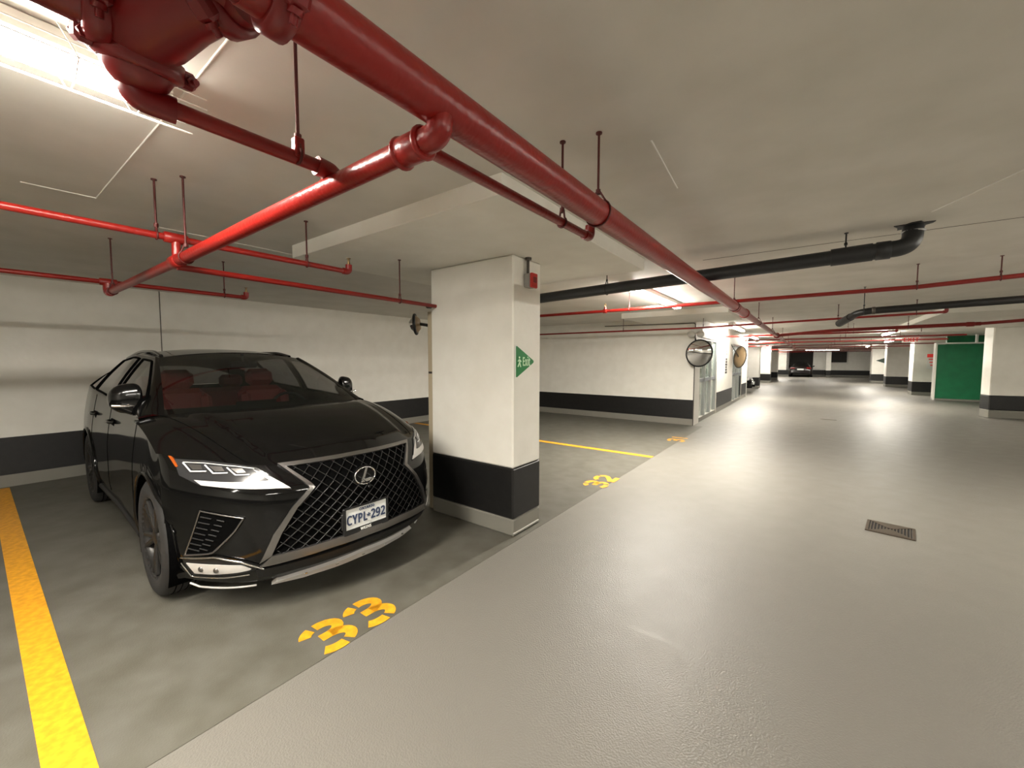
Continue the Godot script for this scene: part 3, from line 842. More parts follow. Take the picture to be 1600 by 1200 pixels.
func build_marks() -> void:
	beg(); span(Vector3(-7.70, 0.0, -0.222), Vector3(-1.97, 0.005, -0.09)); tag(fin("bay_line", M.yellow), "wide yellow bay line on the floor left of the black car", "floor line")
	beg(); span(Vector3(-7.70, 0.0, -6.50), Vector3(-1.97, 0.005, -6.38)); tag(fin("bay_line", M.yellow), "yellow bay line between the numbers 32 and 31 beyond the pillar", "floor line")
	bay_number("yellow stencilled number 33 on the floor in front of the black car", 3, 3, Vector2(-1.975, -1.02), 0.235, 0.29)
	bay_number("yellow stencilled number 32 on the floor right of the pillar", 3, 2, Vector2(-1.95, -4.47), 0.26, 0.29)
	bay_number("small yellow stencilled number 31 on the floor near the stair core", 3, 1, Vector2(-1.88, -7.95), 0.27, 0.31)
	# floor drain
	var o := thing("floor_drain", "rectangular slotted metal drain set in the grey aisle floor", "drain", Vector3(0.645, 0, -4.96), deg_to_rad(-8.0))
	beg(); span(Vector3(-0.15, -0.02, -0.15), Vector3(0.15, 0.0035, 0.15)); fin("sump", M.pit, o)
	for q in [[-0.155, 0, 0.022, 0.33], [0.155, 0, 0.022, 0.33], [0, -0.155, 0.33, 0.022], [0, 0.155, 0.33, 0.022]]:
		beg(); bx(Vector3(q[0], 0.004, q[1]), Vector3(q[2], 0.008, q[3]), 0.002); fin("frame_bar", M.grate, o)
	for k in 13:
		var x := -0.132 + k * 0.022
		var full := absf(x) / 0.15
		beg(); bx(Vector3(x, 0.004, 0), Vector3(0.009, 0.007, 0.30), 0.002); fin("slat", M.grate, o)
	for s in [-1.0, 1.0]:
		beg(); prism(PackedVector2Array([Vector2(-0.14, 0.145 * s), Vector2(0.14, 0.145 * s), Vector2(0.02, 0.02 * s), Vector2(-0.02, 0.02 * s)]), 0.003, Vector3(0, 0.006, 0), Basis(Vector3(1, 0, 0), Vector3(0, 0, 1), Vector3(0, -1, 0)) * Basis.from_scale(Vector3(1, 1, -1))); fin("cover_plate", M.grate, o)
	beg(); bx(Vector3(0, 0.004, 0), Vector3(0.33, 0.007, 0.05), 0.002); tag(fin("trench_drain", M.grate), "thin dark drain slot across the aisle floor farther back", "drain")
	get_node("trench_drain").position = Vector3(0.44, 0, -13.35)

# ------------------------------------------------------------------ signs and small fittings
func build_signs() -> void:
	var face := Basis(Vector3(0, 0, -1), Vector3(0, 1, 0), Vector3(1, 0, 0))
	var o := thing("exit_sign", "green triangular exit sign on the near pillar with a walking figure, pointing right", "sign", Vector3(-2.036, 1.535, -2.80))
	var tri_p := PackedVector2Array([Vector2(0.0, -0.142), Vector2(0.0, 0.142), Vector2(0.012, 0.145), Vector2(0.285, 0.012), Vector2(0.292, 0.0), Vector2(0.285, -0.012), Vector2(0.012, -0.145)])
	beg(); prism(tri_p, 0.004, Vector3(0, 0, 0.012), face); fin("white_backing", M.white, o)
	var small := PackedVector2Array()
	for p in tri_p:
		small.append(Vector2(0.012 + (p.x) * 0.93, p.y * 0.93))
	beg(); prism(small, 0.003, Vector3(0.004, 0, 0.012), face); fin("green_panel", M.green_sign, o)
	lettering("lettering", "Exit", 0.078, 0.002, M.pale_green, Vector3(0.0082, 0.0, -0.152), face, o, 0.62)
	beg()
	var fz := func(u: float, v: float) -> Vector3: return Vector3(0.0085, v, -u)
	tube([fz.call(0.045, 0.033), fz.call(0.045, 0.0331)], 0.001, 6)
	lathe([Vector2(0, -0.001), Vector2(0.0095, -0.001), Vector2(0.0095, 0.001), Vector2(0, 0.001)], fz.call(0.045, 0.036), Basis(Vector3(0, 1, 0), Vector3(1, 0, 0), Vector3(0, 0, -1)), 12)
	for q in [[[0.043, 0.020], [0.047, -0.008]], [[0.043, 0.018], [0.022, 0.002]], [[0.045, 0.018], [0.068, 0.000]], [[0.046, -0.006], [0.063, -0.046]], [[0.046, -0.006], [0.022, -0.044]]]:
		tube([fz.call(q[0][0], q[0][1]), fz.call(q[1][0], q[1][1])], 0.0055, 6)
	fin("walking_figure", M.pale_green, o)
	# alarm box with conduit
	var a := thing("alarm_box", "small grey box with a red face under a conduit on the near pillar", "alarm", Vector3(-2.04, 2.22, -2.96))
	beg(); bx(Vector3(0.035, 0.02, 0), Vector3(0.06, 0.12, 0.085), 0.006); fin("back_box", M.grey, a)
	beg(); bx(Vector3(0.078, 0.02, -0.004), Vector3(0.026, 0.125, 0.088), 0.005); fin("red_face", M.red_box, a)
	beg(); bx(Vector3(0.092, 0.025, -0.004), Vector3(0.006, 0.05, 0.05), 0.002); fin("lens", M.red_dark, a)
	beg(); tube([Vector3(0.03, 0.07, 0.01), Vector3(0.03, 0.22, 0.01)], 0.011, 10); tube([Vector3(0.03, 0.20, 0.01), Vector3(0.03, 0.22, 0.01)], 0.028, 12); fin("conduit", M.bare, a)
	beg(); tube([Vector3(0.03, 0.07, 0.032), Vector3(0.03, 0.22, 0.03)], 0.004, 8); fin("cable", M.bare, a)
	# beige upright at the back edge of the pillar and its mirror
	var b := thing("beige_post", "narrow beige upright standing at the left edge of the near pillar", "post", Vector3(-3.12, 0, -2.86))
	beg(); bx(Vector3(0, 1.02, 0), Vector3(0.08, 2.04, 0.10), 0.006); fin("upright", M.beige, b)
	beg(); bx(Vector3(0, 1.42, 0.052), Vector3(0.05, 0.02, 0.01), 0.002); fin("strap", M.bare, b)
	convex_mirror("small round mirror seen edge on at the left of the near pillar", Vector3(-3.42, 1.93, -2.88), Vector3(-0.76, -0.08, 0.64), 0.10, M.mirror, Vector3(-3.16, 1.90, -2.86))
	# far signs
	var zf := Basis.IDENTITY
	var n := thing("notice_sign", "small white notice with a red heading on the nearest far column on the right", "sign", Vector3(4.38, 1.52, -25.29))
	beg(); bx(Vector3(0, 0, 0), Vector3(0.46, 0.66, 0.008), 0.002); fin("panel", M.white, n)
	beg(); bx(Vector3(0, 0.25, 0.006), Vector3(0.46, 0.15, 0.004), 0.001); fin("red_heading", M.exit_red, n)
	for k in 3:
		beg(); bx(Vector3(0, 0.09 - k * 0.13, 0.006), Vector3(0.36 - 0.06 * k, 0.045, 0.003), 0.001); fin("print_line", M.exit_red, n)
	var e := thing("hanging_exit_sign", "pale hanging sign with red EXIT lettering over the right of the aisle", "sign", Vector3(3.06, 2.35, -21.5))
	beg(); bx(Vector3(0, 0, 0), Vector3(0.50, 0.22, 0.06), 0.008); fin("panel", M.white, e)
	lettering("lettering", "EXIT", 0.15, 0.004, M.exit_red, Vector3(0, 0, 0.033), zf, e, 1.0)
	for s in [-1.0, 1.0]:
		beg(); tube([Vector3(0.2 * s, 0.12, 0), Vector3(0.2 * s, CEIL - 2.35, 0)], 0.006, 6); fin("hanger_rod", M.bare, e)
	var d := thing("arrow_sign", "small dark green triangular exit sign on the farthest right column, pointing left", "sign", Vector3(3.95, 1.55, -37.49))
	beg(); prism(PackedVector2Array([Vector2(0.3, -0.24), Vector2(0.3, 0.24), Vector2(-0.3, 0.0)]), 0.01, Vector3.ZERO, zf); fin("panel", mat(Color(0.16, 0.24, 0.19), 0.5), d)

# ------------------------------------------------------------------ the black SUV: a = forward (x), y up, b = to its right (z)
const KY := [0.18, 0.25, 0.32, 0.40, 0.55, 0.70, 0.78, 0.86, 0.91, 0.95, 1.0]
const KA := [0.90, 0.97, 1.03, 1.045, 1.045, 1.035, 1.02, 0.96, 0.915, 0.86, 0.78]

func lut(xs: Array, ys: Array, x: float) -> float:
	if x <= xs[0]:
		return ys[0]
	for i in xs.size() - 1:
		if x <= xs[i + 1]:
			return lerpf(ys[i], ys[i + 1], (x - xs[i]) / (xs[i + 1] - xs[i]))
	return ys[-1]

func soft(xs: Array, ys: Array, x: float, w: float) -> float:
	return (lut(xs, ys, x - w) + 2.0 * lut(xs, ys, x) + lut(xs, ys, x + w)) / 4.0

func nose(b: float, y: float) -> float:
	var q := absf(b)
	return soft(KY, KA, y, 0.02) - 0.42 * q * q - 2.7 * pow(maxf(0.0, q - 0.5), 2.5)

func front(b: float, y: float, off := 0.0) -> Vector3:
	var p := Vector3(nose(b, y), y, b)
	if off == 0.0:
		return p
	var e := 0.004
	var db := Vector3(nose(b + e, y) - nose(b - e, y), 0, 2 * e)
	var dy := Vector3(nose(b, y + e) - nose(b, y - e), 2 * e, 0)
	var n := db.cross(dy).normalized()
	if n.x < 0.0:
		n = -n
	return p + n * off

func resample(pts: Array, n: int) -> Array:
	var total := 0.0
	for i in pts.size() - 1:
		total += (pts[i + 1] as Vector2).distance_to(pts[i])
	var out := []
	for k in n:
		var d := total * k / (n - 1)
		for i in pts.size() - 1:
			var l := (pts[i + 1] as Vector2).distance_to(pts[i])
			if d <= l or i == pts.size() - 2:
				out.append((pts[i] as Vector2).lerp(pts[i + 1], clampf(d / maxf(l, 1e-6), 0, 1)))
				break
			d -= l
	return out

# patch of the nose between two polylines of (b, y), standing off the body, with a skirt back to it
func nose_patch(top: Array, bot: Array, off: float, s: float, n := 24, m := 8) -> void:
	var A := resample(top, n)
	var C := resample(bot, n)
	var rows := []
	for i in m + 1:
		var row := []
		for j in n:
			var p: Vector2 = (A[j] as Vector2).lerp(C[j], float(i) / m)
			row.append(front(p.x * s, p.y, off))
		rows.append(row)
	grid(rows, Vector3(1, 0, 0))
	var rim := []
	for j in n:
		rim.append(A[j])
	for i in range(1, m):
		rim.append((A[n - 1] as Vector2).lerp(C[n - 1], float(i) / m))
	for j in range(n - 1, -1, -1):
		rim.append(C[j])
	for i in range(m - 1, 0, -1):
		rim.append((A[0] as Vector2).lerp(C[0], float(i) / m))
	for k in rim.size():
		var p: Vector2 = rim[k]
		var q: Vector2 = rim[(k + 1) % rim.size()]
		if p.distance_to(q) < 1e-5:
			continue
		oquad(front(p.x * s, p.y, off), front(q.x * s, q.y, off), front(q.x * s, q.y, -0.004), front(p.x * s, p.y, -0.004), front((top[0].x + bot[-1].x) * 0.5 * s, (top[0].y + bot[-1].y) * 0.5, 0.0))

func nose_line(pts: Array, off: float, s: float, r: float, n := 24) -> void:
	var out := []
	for p in resample(pts, n):
		out.append(front(p.x * s, p.y, off))
	tube(out, r, 8)

func ytop_front(b: float) -> float:
	return lut([0, 0.45, 0.57, 0.65, 0.76, 0.86, 0.93], [0.915, 0.905, 0.915, 0.93, 0.948, 0.96, 0.965], absf(b))

func cowl(b: float) -> Vector2:
	var q := absf(b)
	return Vector2(-0.12 - 0.22 * pow(q / 0.753, 2), 1.152 - 0.004 * pow(q / 0.753, 2) - 0.035 * pow(maxf(0, q - 0.7) / 0.2, 2))

func hood(b: float, t: float) -> Vector3:
	var yf := ytop_front(b)
	var af := nose(b, yf)
	var c := cowl(b)
	var y := yf + (c.y - yf) * (1.0 - pow(1.0 - t, 1.75))
	var bc := lerpf(0.50, 0.66, t)
	var k := clampf((bc + 0.03 - absf(b)) / 0.07, 0.0, 1.0)
	k = k * k * (3 - 2 * k)
	y += 0.026 * k * smoothstep(0.0, 0.12, t) * (1.0 - smoothstep(0.8, 1.0, t) * 0.6)
	return Vector3(lerpf(af, c.x, t), y, b)

func side_w(a: float) -> float:
	return soft([-3.6, -3.3, -2.8, -2.3, -1.4, -0.5, 0.0, 0.25, 0.35], [0.885, 0.925, 0.95, 0.932, 0.922, 0.935, 0.952, 0.945, 0.93], a, 0.12)

func tuck(y: float) -> float:
	if y < 0.5:
		return 1.0 - 0.06 * pow((0.5 - y) / 0.3, 2)
	return 1.0 - 0.05 * pow(maxf(0, y - 0.72) / 0.4, 1.6)

func belt(a: float) -> float:
	if a > -0.45:
		var c := cowl(0.92)
		var af := nose(0.92, 0.965)
		var t := clampf((af - a) / (af - c.x), 0, 1)
		return 0.965 + (c.y - 0.965) * (1.0 - pow(1.0 - t, 1.75))
	return lut([-3.95, -3.5, -3.0, -2.0, -1.0, -0.45], [1.20, 1.245, 1.225, 1.17, 1.135, 1.118], a)

func build_suv() -> void:
	var o := thing("suv", "black SUV with a large meshed grille parked nose out in the bay beside the pillar", "car", Vector3(-3.40, 0, -1.59), deg_to_rad(-1.5))
	suv_body(o)
	suv_glass(o)
	suv_front(o)
	suv_cabin(o)
	for q in [[0.0, 0.825], [0.0, -0.825], [-2.79, 0.825], [-2.79, -0.825]]:
		suv_wheel(o, q[0], q[1])

func contour(v: float) -> Array:
	# right half from the nose centre to the tail centre at height share v
	var out := []
	var nf := 30
	for j in nf + 1:
		var b := 0.93 * pow(float(j) / nf, 0.85)
		var y := lerpf(0.20 + 0.03 * pow(b / 0.93, 2), ytop_front(b), v)
		var bb := b * lerpf(1.0, tuck(y), smoothstep(0.7, 0.93, b))
		out.append(Vector3(nose(bb, y), y, bb))
	var a0: float = out[-1].x
	var n := 112
	for j in range(1, n + 1):
		var a := lerpf(a0, -3.6, float(j) / n)
		var y := lerpf(0.255 - 0.025 * smoothstep(-0.2, 0.35, a), belt(a), v)
		out.append(Vector3(a, y, lerpf(out[nf].z, side_w(a) * tuck(y), smoothstep(0, 0.06, float(j) / n))))
	var last: Vector3 = out[-1]
	for j in range(1, 13):
		var an := PI / 2 * j / 12.0
		var y := lerpf(0.28, lerpf(belt(-3.6), 1.18, sin(an)), v)
		var lean := 0.20 * maxf(0.0, y - 0.75) + 0.25 * maxf(0.0, 0.45 - y)
		out.append(Vector3(-3.6 - (0.34 - lean) * pow(sin(an), 0.7), y, last.z * pow(maxf(cos(an), 0.0), 0.42)))
	return out

func suv_body(o: Node3D) -> void:
	var nv := 26
	var half := []
	for i in nv + 1:
		half.append(contour(float(i) / nv))
	var R := 0.425
	var arch := [Vector2(0, 0.385), Vector2(-2.79, 0.385)]
	var rows := []
	for i in nv + 1:
		var row := []
		for j in range(half[i].size() - 1, 0, -1):
			row.append(half[i][j] * Vector3(1, 1, -1))
		for p in half[i]:
			row.append(p)
		rows.append(row)
	# snap the skin to the wheel arches
	var inside := func(p: Vector3) -> bool:
		if absf(p.z) < 0.72:
			return false
		for c in arch:
			if Vector2(p.x, p.y).distance_to(c) < R - 0.0005:
				return true
		return false
	for i in rows.size():
		for j in rows[i].size():
			var p: Vector3 = rows[i][j]
			if absf(p.z) < 0.72:
				continue
			for c in arch:
				var d: Vector2 = Vector2(p.x, p.y) - c
				if absf(d.length() - R) < 0.026:
					d = d.normalized() * R
					rows[i][j] = Vector3(c.x + d.x, c.y + d.y, p.z)
	beg()
	grid(rows, Vector3(1, 0, 0), func(i: int, j: int) -> bool:
		var m: Vector3 = (rows[i][j] + rows[i + 1][j] + rows[i][j + 1] + rows[i + 1][j + 1]) * 0.25
		return inside.call(m))
	fin("body", M.paint, o)
	# floor pan
	beg(); span(Vector3(-3.6, 0.24, -0.80), Vector3(-3.2, 0.32, 0.80)); span(Vector3(-2.35, 0.22, -0.86), Vector3(-0.44, 0.30, 0.86)); span(Vector3(-3.3, 0.24, -0.55), Vector3(0.8, 0.32, 0.55)); fin("underbody", M.trim, o)
	# hood
	var hr := []
	for i in 25:
		var row := []
		for j in 73:
			row.append(hood(lerpf(-0.92, 0.92, j / 72.0), i / 24.0))
		hr.append(row)
	beg(); grid(hr, Vector3(0, 1, 0)); fin("hood", M.paint, o)
	# cowl behind the hood
	var cr := []
	for i in 2:
		var row := []
		for j in 41:
			var b := lerpf(-0.90, 0.90, j / 40.0)
			var c := cowl(b)
			row.append(Vector3(c.x + 0.01 - 0.16 * i, c.y - 0.012 + 0.0 * i, b))
		cr.append(row)
	beg(); grid(cr, Vector3(0, 1, 0)); fin("cowl", M.trim, o)
	for s in [-1.0, 1.0]:
		# hood shut line and wheel arch lips
		var pts := []
		for k in 20:
			var t := k / 19.0
			pts.append(hood(lerpf(0.60, 0.79, pow(t, 0.7)) * s, lerpf(0.02, 1.0, t)) + Vector3(0, 0.0005, 0))
		beg(); tube(pts, 0.0022, 5); fin("hood_seam", M.black, o)
		for c in arch:
			var lip := []
			for k in 29:
				var an := deg_to_rad(lerpf(-20.0, 200.0, k / 28.0))
				var pa: float = c.x + R * cos(an)
				var py: float = c.y + R * sin(an)
				lip.append(Vector3(pa, py, s * (side_w(minf(pa, 0.35)) * tuck(py) - maxf(0, pa - 0.25) * 0.25 + 0.002)))
			beg(); tube(lip, 0.013, 8); fin("arch_lip", M.paint, o)
			# wheel well
			var well := []
			for k in 25:
				var an := deg_to_rad(lerpf(-30.0, 210.0, k / 24.0))
				well.append([Vector3(c.x + R * cos(an), c.y + R * sin(an), 0.93 * s), Vector3(c.x + R * cos(an), c.y + R * sin(an), 0.52 * s)])
			beg(); grid(well, Vector3(0, -1, 0))
			bx(Vector3(c.x, 0.55, 0.52 * s), Vector3(0.84, 0.55, 0.02))
			fin("wheel_well", M.black, o)
		# sill moulding
		var sill := []
		for k in 20:
			var a := lerpf(-0.46, -2.33, k / 19.0)
			sill.append(Vector3(a, 0.27, s * (side_w(a) * tuck(0.27) + 0.004)))
		beg(); tube(sill, 0.022, 8); fin("sill_moulding", M.trim, o)
		# door shut lines and handles
		for q in [-0.50, -1.66, -2.50]:
			var ln := []
			for k in 12:
				var y := lerpf(0.36, belt(q) - 0.01, k / 11.0)
				ln.append(Vector3(q - (0.25 * maxf(0, 0.75 - y) if q < -2.0 else 0.0), y, s * (side_w(q) * tuck(y) + 0.0005)))
			beg(); tube(ln, 0.0025, 5); fin("door_seam", M.black, o)
		for q in [-1.50, -2.42]:
			beg(); bx(Vector3(q, 0.99, s * (side_w(q) * tuck(0.99) - 0.003)), Vector3(0.15, 0.07, 0.012), 0.005); var cup := fin("handle_recess", M.black, o)
			beg(); tube([Vector3(q + 0.10, 1.0, s * (side_w(q) * tuck(1.0) + 0.006)), Vector3(q + 0.05, 1.0, s * (side_w(q) * tuck(1.0) + 0.03)), Vector3(q - 0.09, 1.0, s * (side_w(q) * tuck(1.0) + 0.03)), Vector3(q - 0.12, 1.0, s * (side_w(q) * tuck(1.0) + 0.006))], 0.012, 8); fin("door_handle", M.paint, o)
		# wing mirror
		var mc := Vector3(-0.83, 1.245, 0.905 * s)
		var mr := []
		for i in 17:
			var row := []
			for j in 25:
				var ph := PI * i / 16.0 - PI / 2
				var th := TAU * j / 24.0
				var ex := func(v: float, p: float) -> float: return signf(v) * pow(absf(v), p)
				var d := Vector3(ex.call(cos(ph), 0.7) * ex.call(cos(th), 0.75) * 0.08, ex.call(cos(ph), 0.7) * ex.call(sin(th), 0.7) * 0.115, ex.call(sin(ph), 0.7) * 0.092 * s)
				d.y *= 1.0 - 0.25 * sin(ph)
				d.x -= 0.05 * sin(ph)
				row.append(mc + d)
			mr.append(row)
		beg(); grid(mr, Vector3(0, 0, 0) + (mr[8][12] - mc)); var mir := fin("wing_mirror", M.gloss, o)
		beg(); tube([mc + Vector3(0.03, -0.06, 0.02 * s), Vector3(-0.72, 1.145, 0.86 * s)], [0.04, 0.03], 10); fin("mirror_arm", M.gloss, mir)
		beg(); tube([mc + Vector3(0.07, -0.045, 0.085 * s), mc + Vector3(0.088, -0.05, 0.02 * s), mc + Vector3(0.075, -0.06, -0.06 * s)], 0.012, 8); fin("mirror_trim", M.chrome, mir)
		beg(); lathe([Vector2(0, 0), Vector2(0.075, 0.0), Vector2(0.07, 0.004), Vector2(0, 0.004)], mc + Vector3(-0.088, 0, 0), Basis(Vector3(0, 1, 0), Vector3(-1, 0, 0), Vector3(0, 0, 1)), 20); fin("mirror_glass", M.mirror, mir)
		# roof rail
		beg(); tube(bend([Vector3(-1.42, 1.582, 0.565 * s), Vector3(-1.70, 1.625, 0.56 * s), Vector3(-2.3, 1.632, 0.56 * s), Vector3(-3.05, 1.56, 0.55 * s), Vector3(-3.2, 1.50, 0.555 * s)], 0.25, 6), 0.016, 10); fin("roof_rail", M.gloss, o)

func roof_edge(a: float) -> Vector3:
	var xs := [-3.72, -3.55, -3.2, -2.7, -2.0, -1.34, -0.9, -0.45]
	return Vector3(a, soft(xs, [1.26, 1.33, 1.46, 1.555, 1.60, 1.563, 1.372, 1.135], a, 0.05), lut(xs, [0.68, 0.64, 0.60, 0.615, 0.635, 0.62, 0.73, 0.86], a))

func suv_glass(o: Node3D) -> void:
	# windscreen
	var rows := []
	for i in 13:
		var t := i / 12.0
		var row := []
		for j in 33:
			var s := lerpf(-1.0, 1.0, j / 32.0)
			var c := cowl(0.753 * s)
			var base := Vector3(c.x - 0.035, c.y - 0.01, 0.762 * s)
			var top := Vector3(-1.34 + 0.13 * (1 - s * s), 1.567 + 0.048 * (1 - s * s), 0.60 * s)
			row.append(base.lerp(top, t) + Vector3(0.030, 0.045, 0) * (4 * t * (1 - t)) * (1.0 - 0.5 * s * s))
		rows.append(row)
	beg(); grid(rows, Vector3(1, 1, 0)); fin("windscreen", M.glass, o)
	# black printed border at the top and bottom of the windscreen
	for e in [[0, 1], [11, 12]]:
		var bar := []
		for i in e:
			var row := []
			for p in rows[i]:
				row.append(p + Vector3(-0.006, -0.006, 0))
			bar.append(row)
		beg(); grid(bar, Vector3(1, 1, 0)); fin("windscreen_border", M.gloss, o)
	# pillars between the windscreen and the side glass
	for s in [-1.0, 1.0]:
		var strip := []
		for i in 13:
			var w: Vector3 = rows[i][32 if s > 0 else 0]
			var e := roof_edge(lerpf(-0.45, -1.34, i / 12.0))
			e.z *= s
			strip.append([w, w.lerp(e, 0.5) + Vector3(0.012, 0.012, 0.012 * s), e])
		beg(); grid(strip, Vector3(1, 1, 0.5 * s)); fin("windscreen_pillar", M.paint, o)
	# roof
	var rf := []
	for i in 25:
		var t := i / 24.0
		var row := []
		var e := roof_edge(lerpf(-1.34, -3.55, t))
		var yc := soft([0, 0.15, 0.4, 0.7, 1.0], [1.615, 1.652, 1.668, 1.60, 1.45], t, 0.06)
		for j in 33:
			var s := lerpf(-1.0, 1.0, j / 32.0)
			var k := 1.0 - pow(absf(s), 2.3)
			row.append(Vector3(lerpf(e.x, lerpf(-1.21, -3.66, t), 1 - s * s), lerpf(e.y, yc, k), e.z * s))
		rf.append(row)
	beg(); grid(rf, Vector3(0, 1, 0)); fin("roof", M.paint, o)
	# tailgate glass and tail
	var tg := []
	for i in 7:
		var row := []
		for j in 25:
			var s := lerpf(-1.0, 1.0, j / 24.0)
			var top: Vector3 = rf[24][clampi(int(round(j * 32 / 24.0)), 0, 32)]
			var bot := Vector3(-3.72 - 0.13 * (1 - s * s), 1.19, 0.80 * s)
			row.append(top.lerp(bot, i / 6.0))
		tg.append(row)
	beg(); grid(tg, Vector3(-1, 0.3, 0)); fin("tailgate_glass", M.dark_glass, o)
	# side of the cabin: glass and the body-coloured frame round it
	for s in [-1.0, 1.0]:
		var xs := []
		for k in 67:
			xs.append(lerpf(-0.45, -3.72, k / 66.0))
		var side := []
		for a in xs:
			var u := roof_edge(a)
			var l := Vector3(a, belt(a), side_w(a) * tuck(belt(a)))
			var row := []
			for k in 15:
				var t := k / 14.0
				var p := l.lerp(u, t) + Vector3(0, 0, 0.018 * 4 * t * (1 - t))
				p.z *= s
				row.append(p)
			side.append(row)
		var kind := func(i: int, j: int) -> int:
			var a: float = (xs[i] + xs[i + 1]) * 0.5
			if j < 1 or j > 12 or a > -0.72 or a < -3.22:
				return 0
			if absf(a + 1.72) < 0.06 or absf(a + 2.66) < 0.04:
				return 1
			return 2 if a > -1.72 else 3
		beg(); grid(side, Vector3(0, 0, s), func(i: int, j: int) -> bool: return kind.call(i, j) != 0); fin("window_frame", M.paint, o)
		beg(); grid(side, Vector3(0, 0, s), func(i: int, j: int) -> bool: return kind.call(i, j) != 1); fin("door_pillar", M.gloss, o)
		beg(); grid(side, Vector3(0, 0, s), func(i: int, j: int) -> bool: return kind.call(i, j) != 2); fin("front_side_window", M.glass, o)
		beg(); grid(side, Vector3(0, 0, s), func(i: int, j: int) -> bool: return kind.call(i, j) != 3 or xs[i] < -2.66); fin("rear_side_window", M.dark_glass, o)
		beg(); grid(side, Vector3(0, 0, s), func(i: int, j: int) -> bool: return kind.call(i, j) != 3 or xs[i] >= -2.66); fin("quarter_window", M.dark_glass, o)
		# rubber seals round the side windows
		for q in [[-0.72, -1.66], [-1.78, -2.62], [-2.70, -3.22]]:
			var i0 := int(round((-0.45 - q[0]) / 3.27 * 66.0))
			var i1 := int(round((-0.45 - q[1]) / 3.27 * 66.0))
			var loop := []
			for i in range(i0, i1 + 1):
				loop.append(side[i][1])
			for j in range(2, 13):
				loop.append(side[i1][j])
			for i in range(i1, i0 - 1, -1):
				loop.append(side[i][13])
			for j in range(12, 0, -1):
				loop.append(side[i0][j])
			beg(); tube(loop, 0.011, 6, false); fin("window_seal", M.black, o)
		# bright line under the side glass
		var ln := []
		for k in 40:
			var i := int(lerpf(4, 56, k / 39.0))
			ln.append(side[i][1] + Vector3(0, 0, 0.004 * s))
		beg(); tube(ln, 0.006, 6); fin("window_trim", M.gloss, o)

func half_width(y: float) -> float:
	return lut([0.39, 0.40, 0.50, 0.597, 0.667, 0.704, 0.768, 0.80, 0.888, 0.90], [0.55, 0.556, 0.518, 0.475, 0.425, 0.40, 0.325, 0.352, 0.437, 0.44], y)

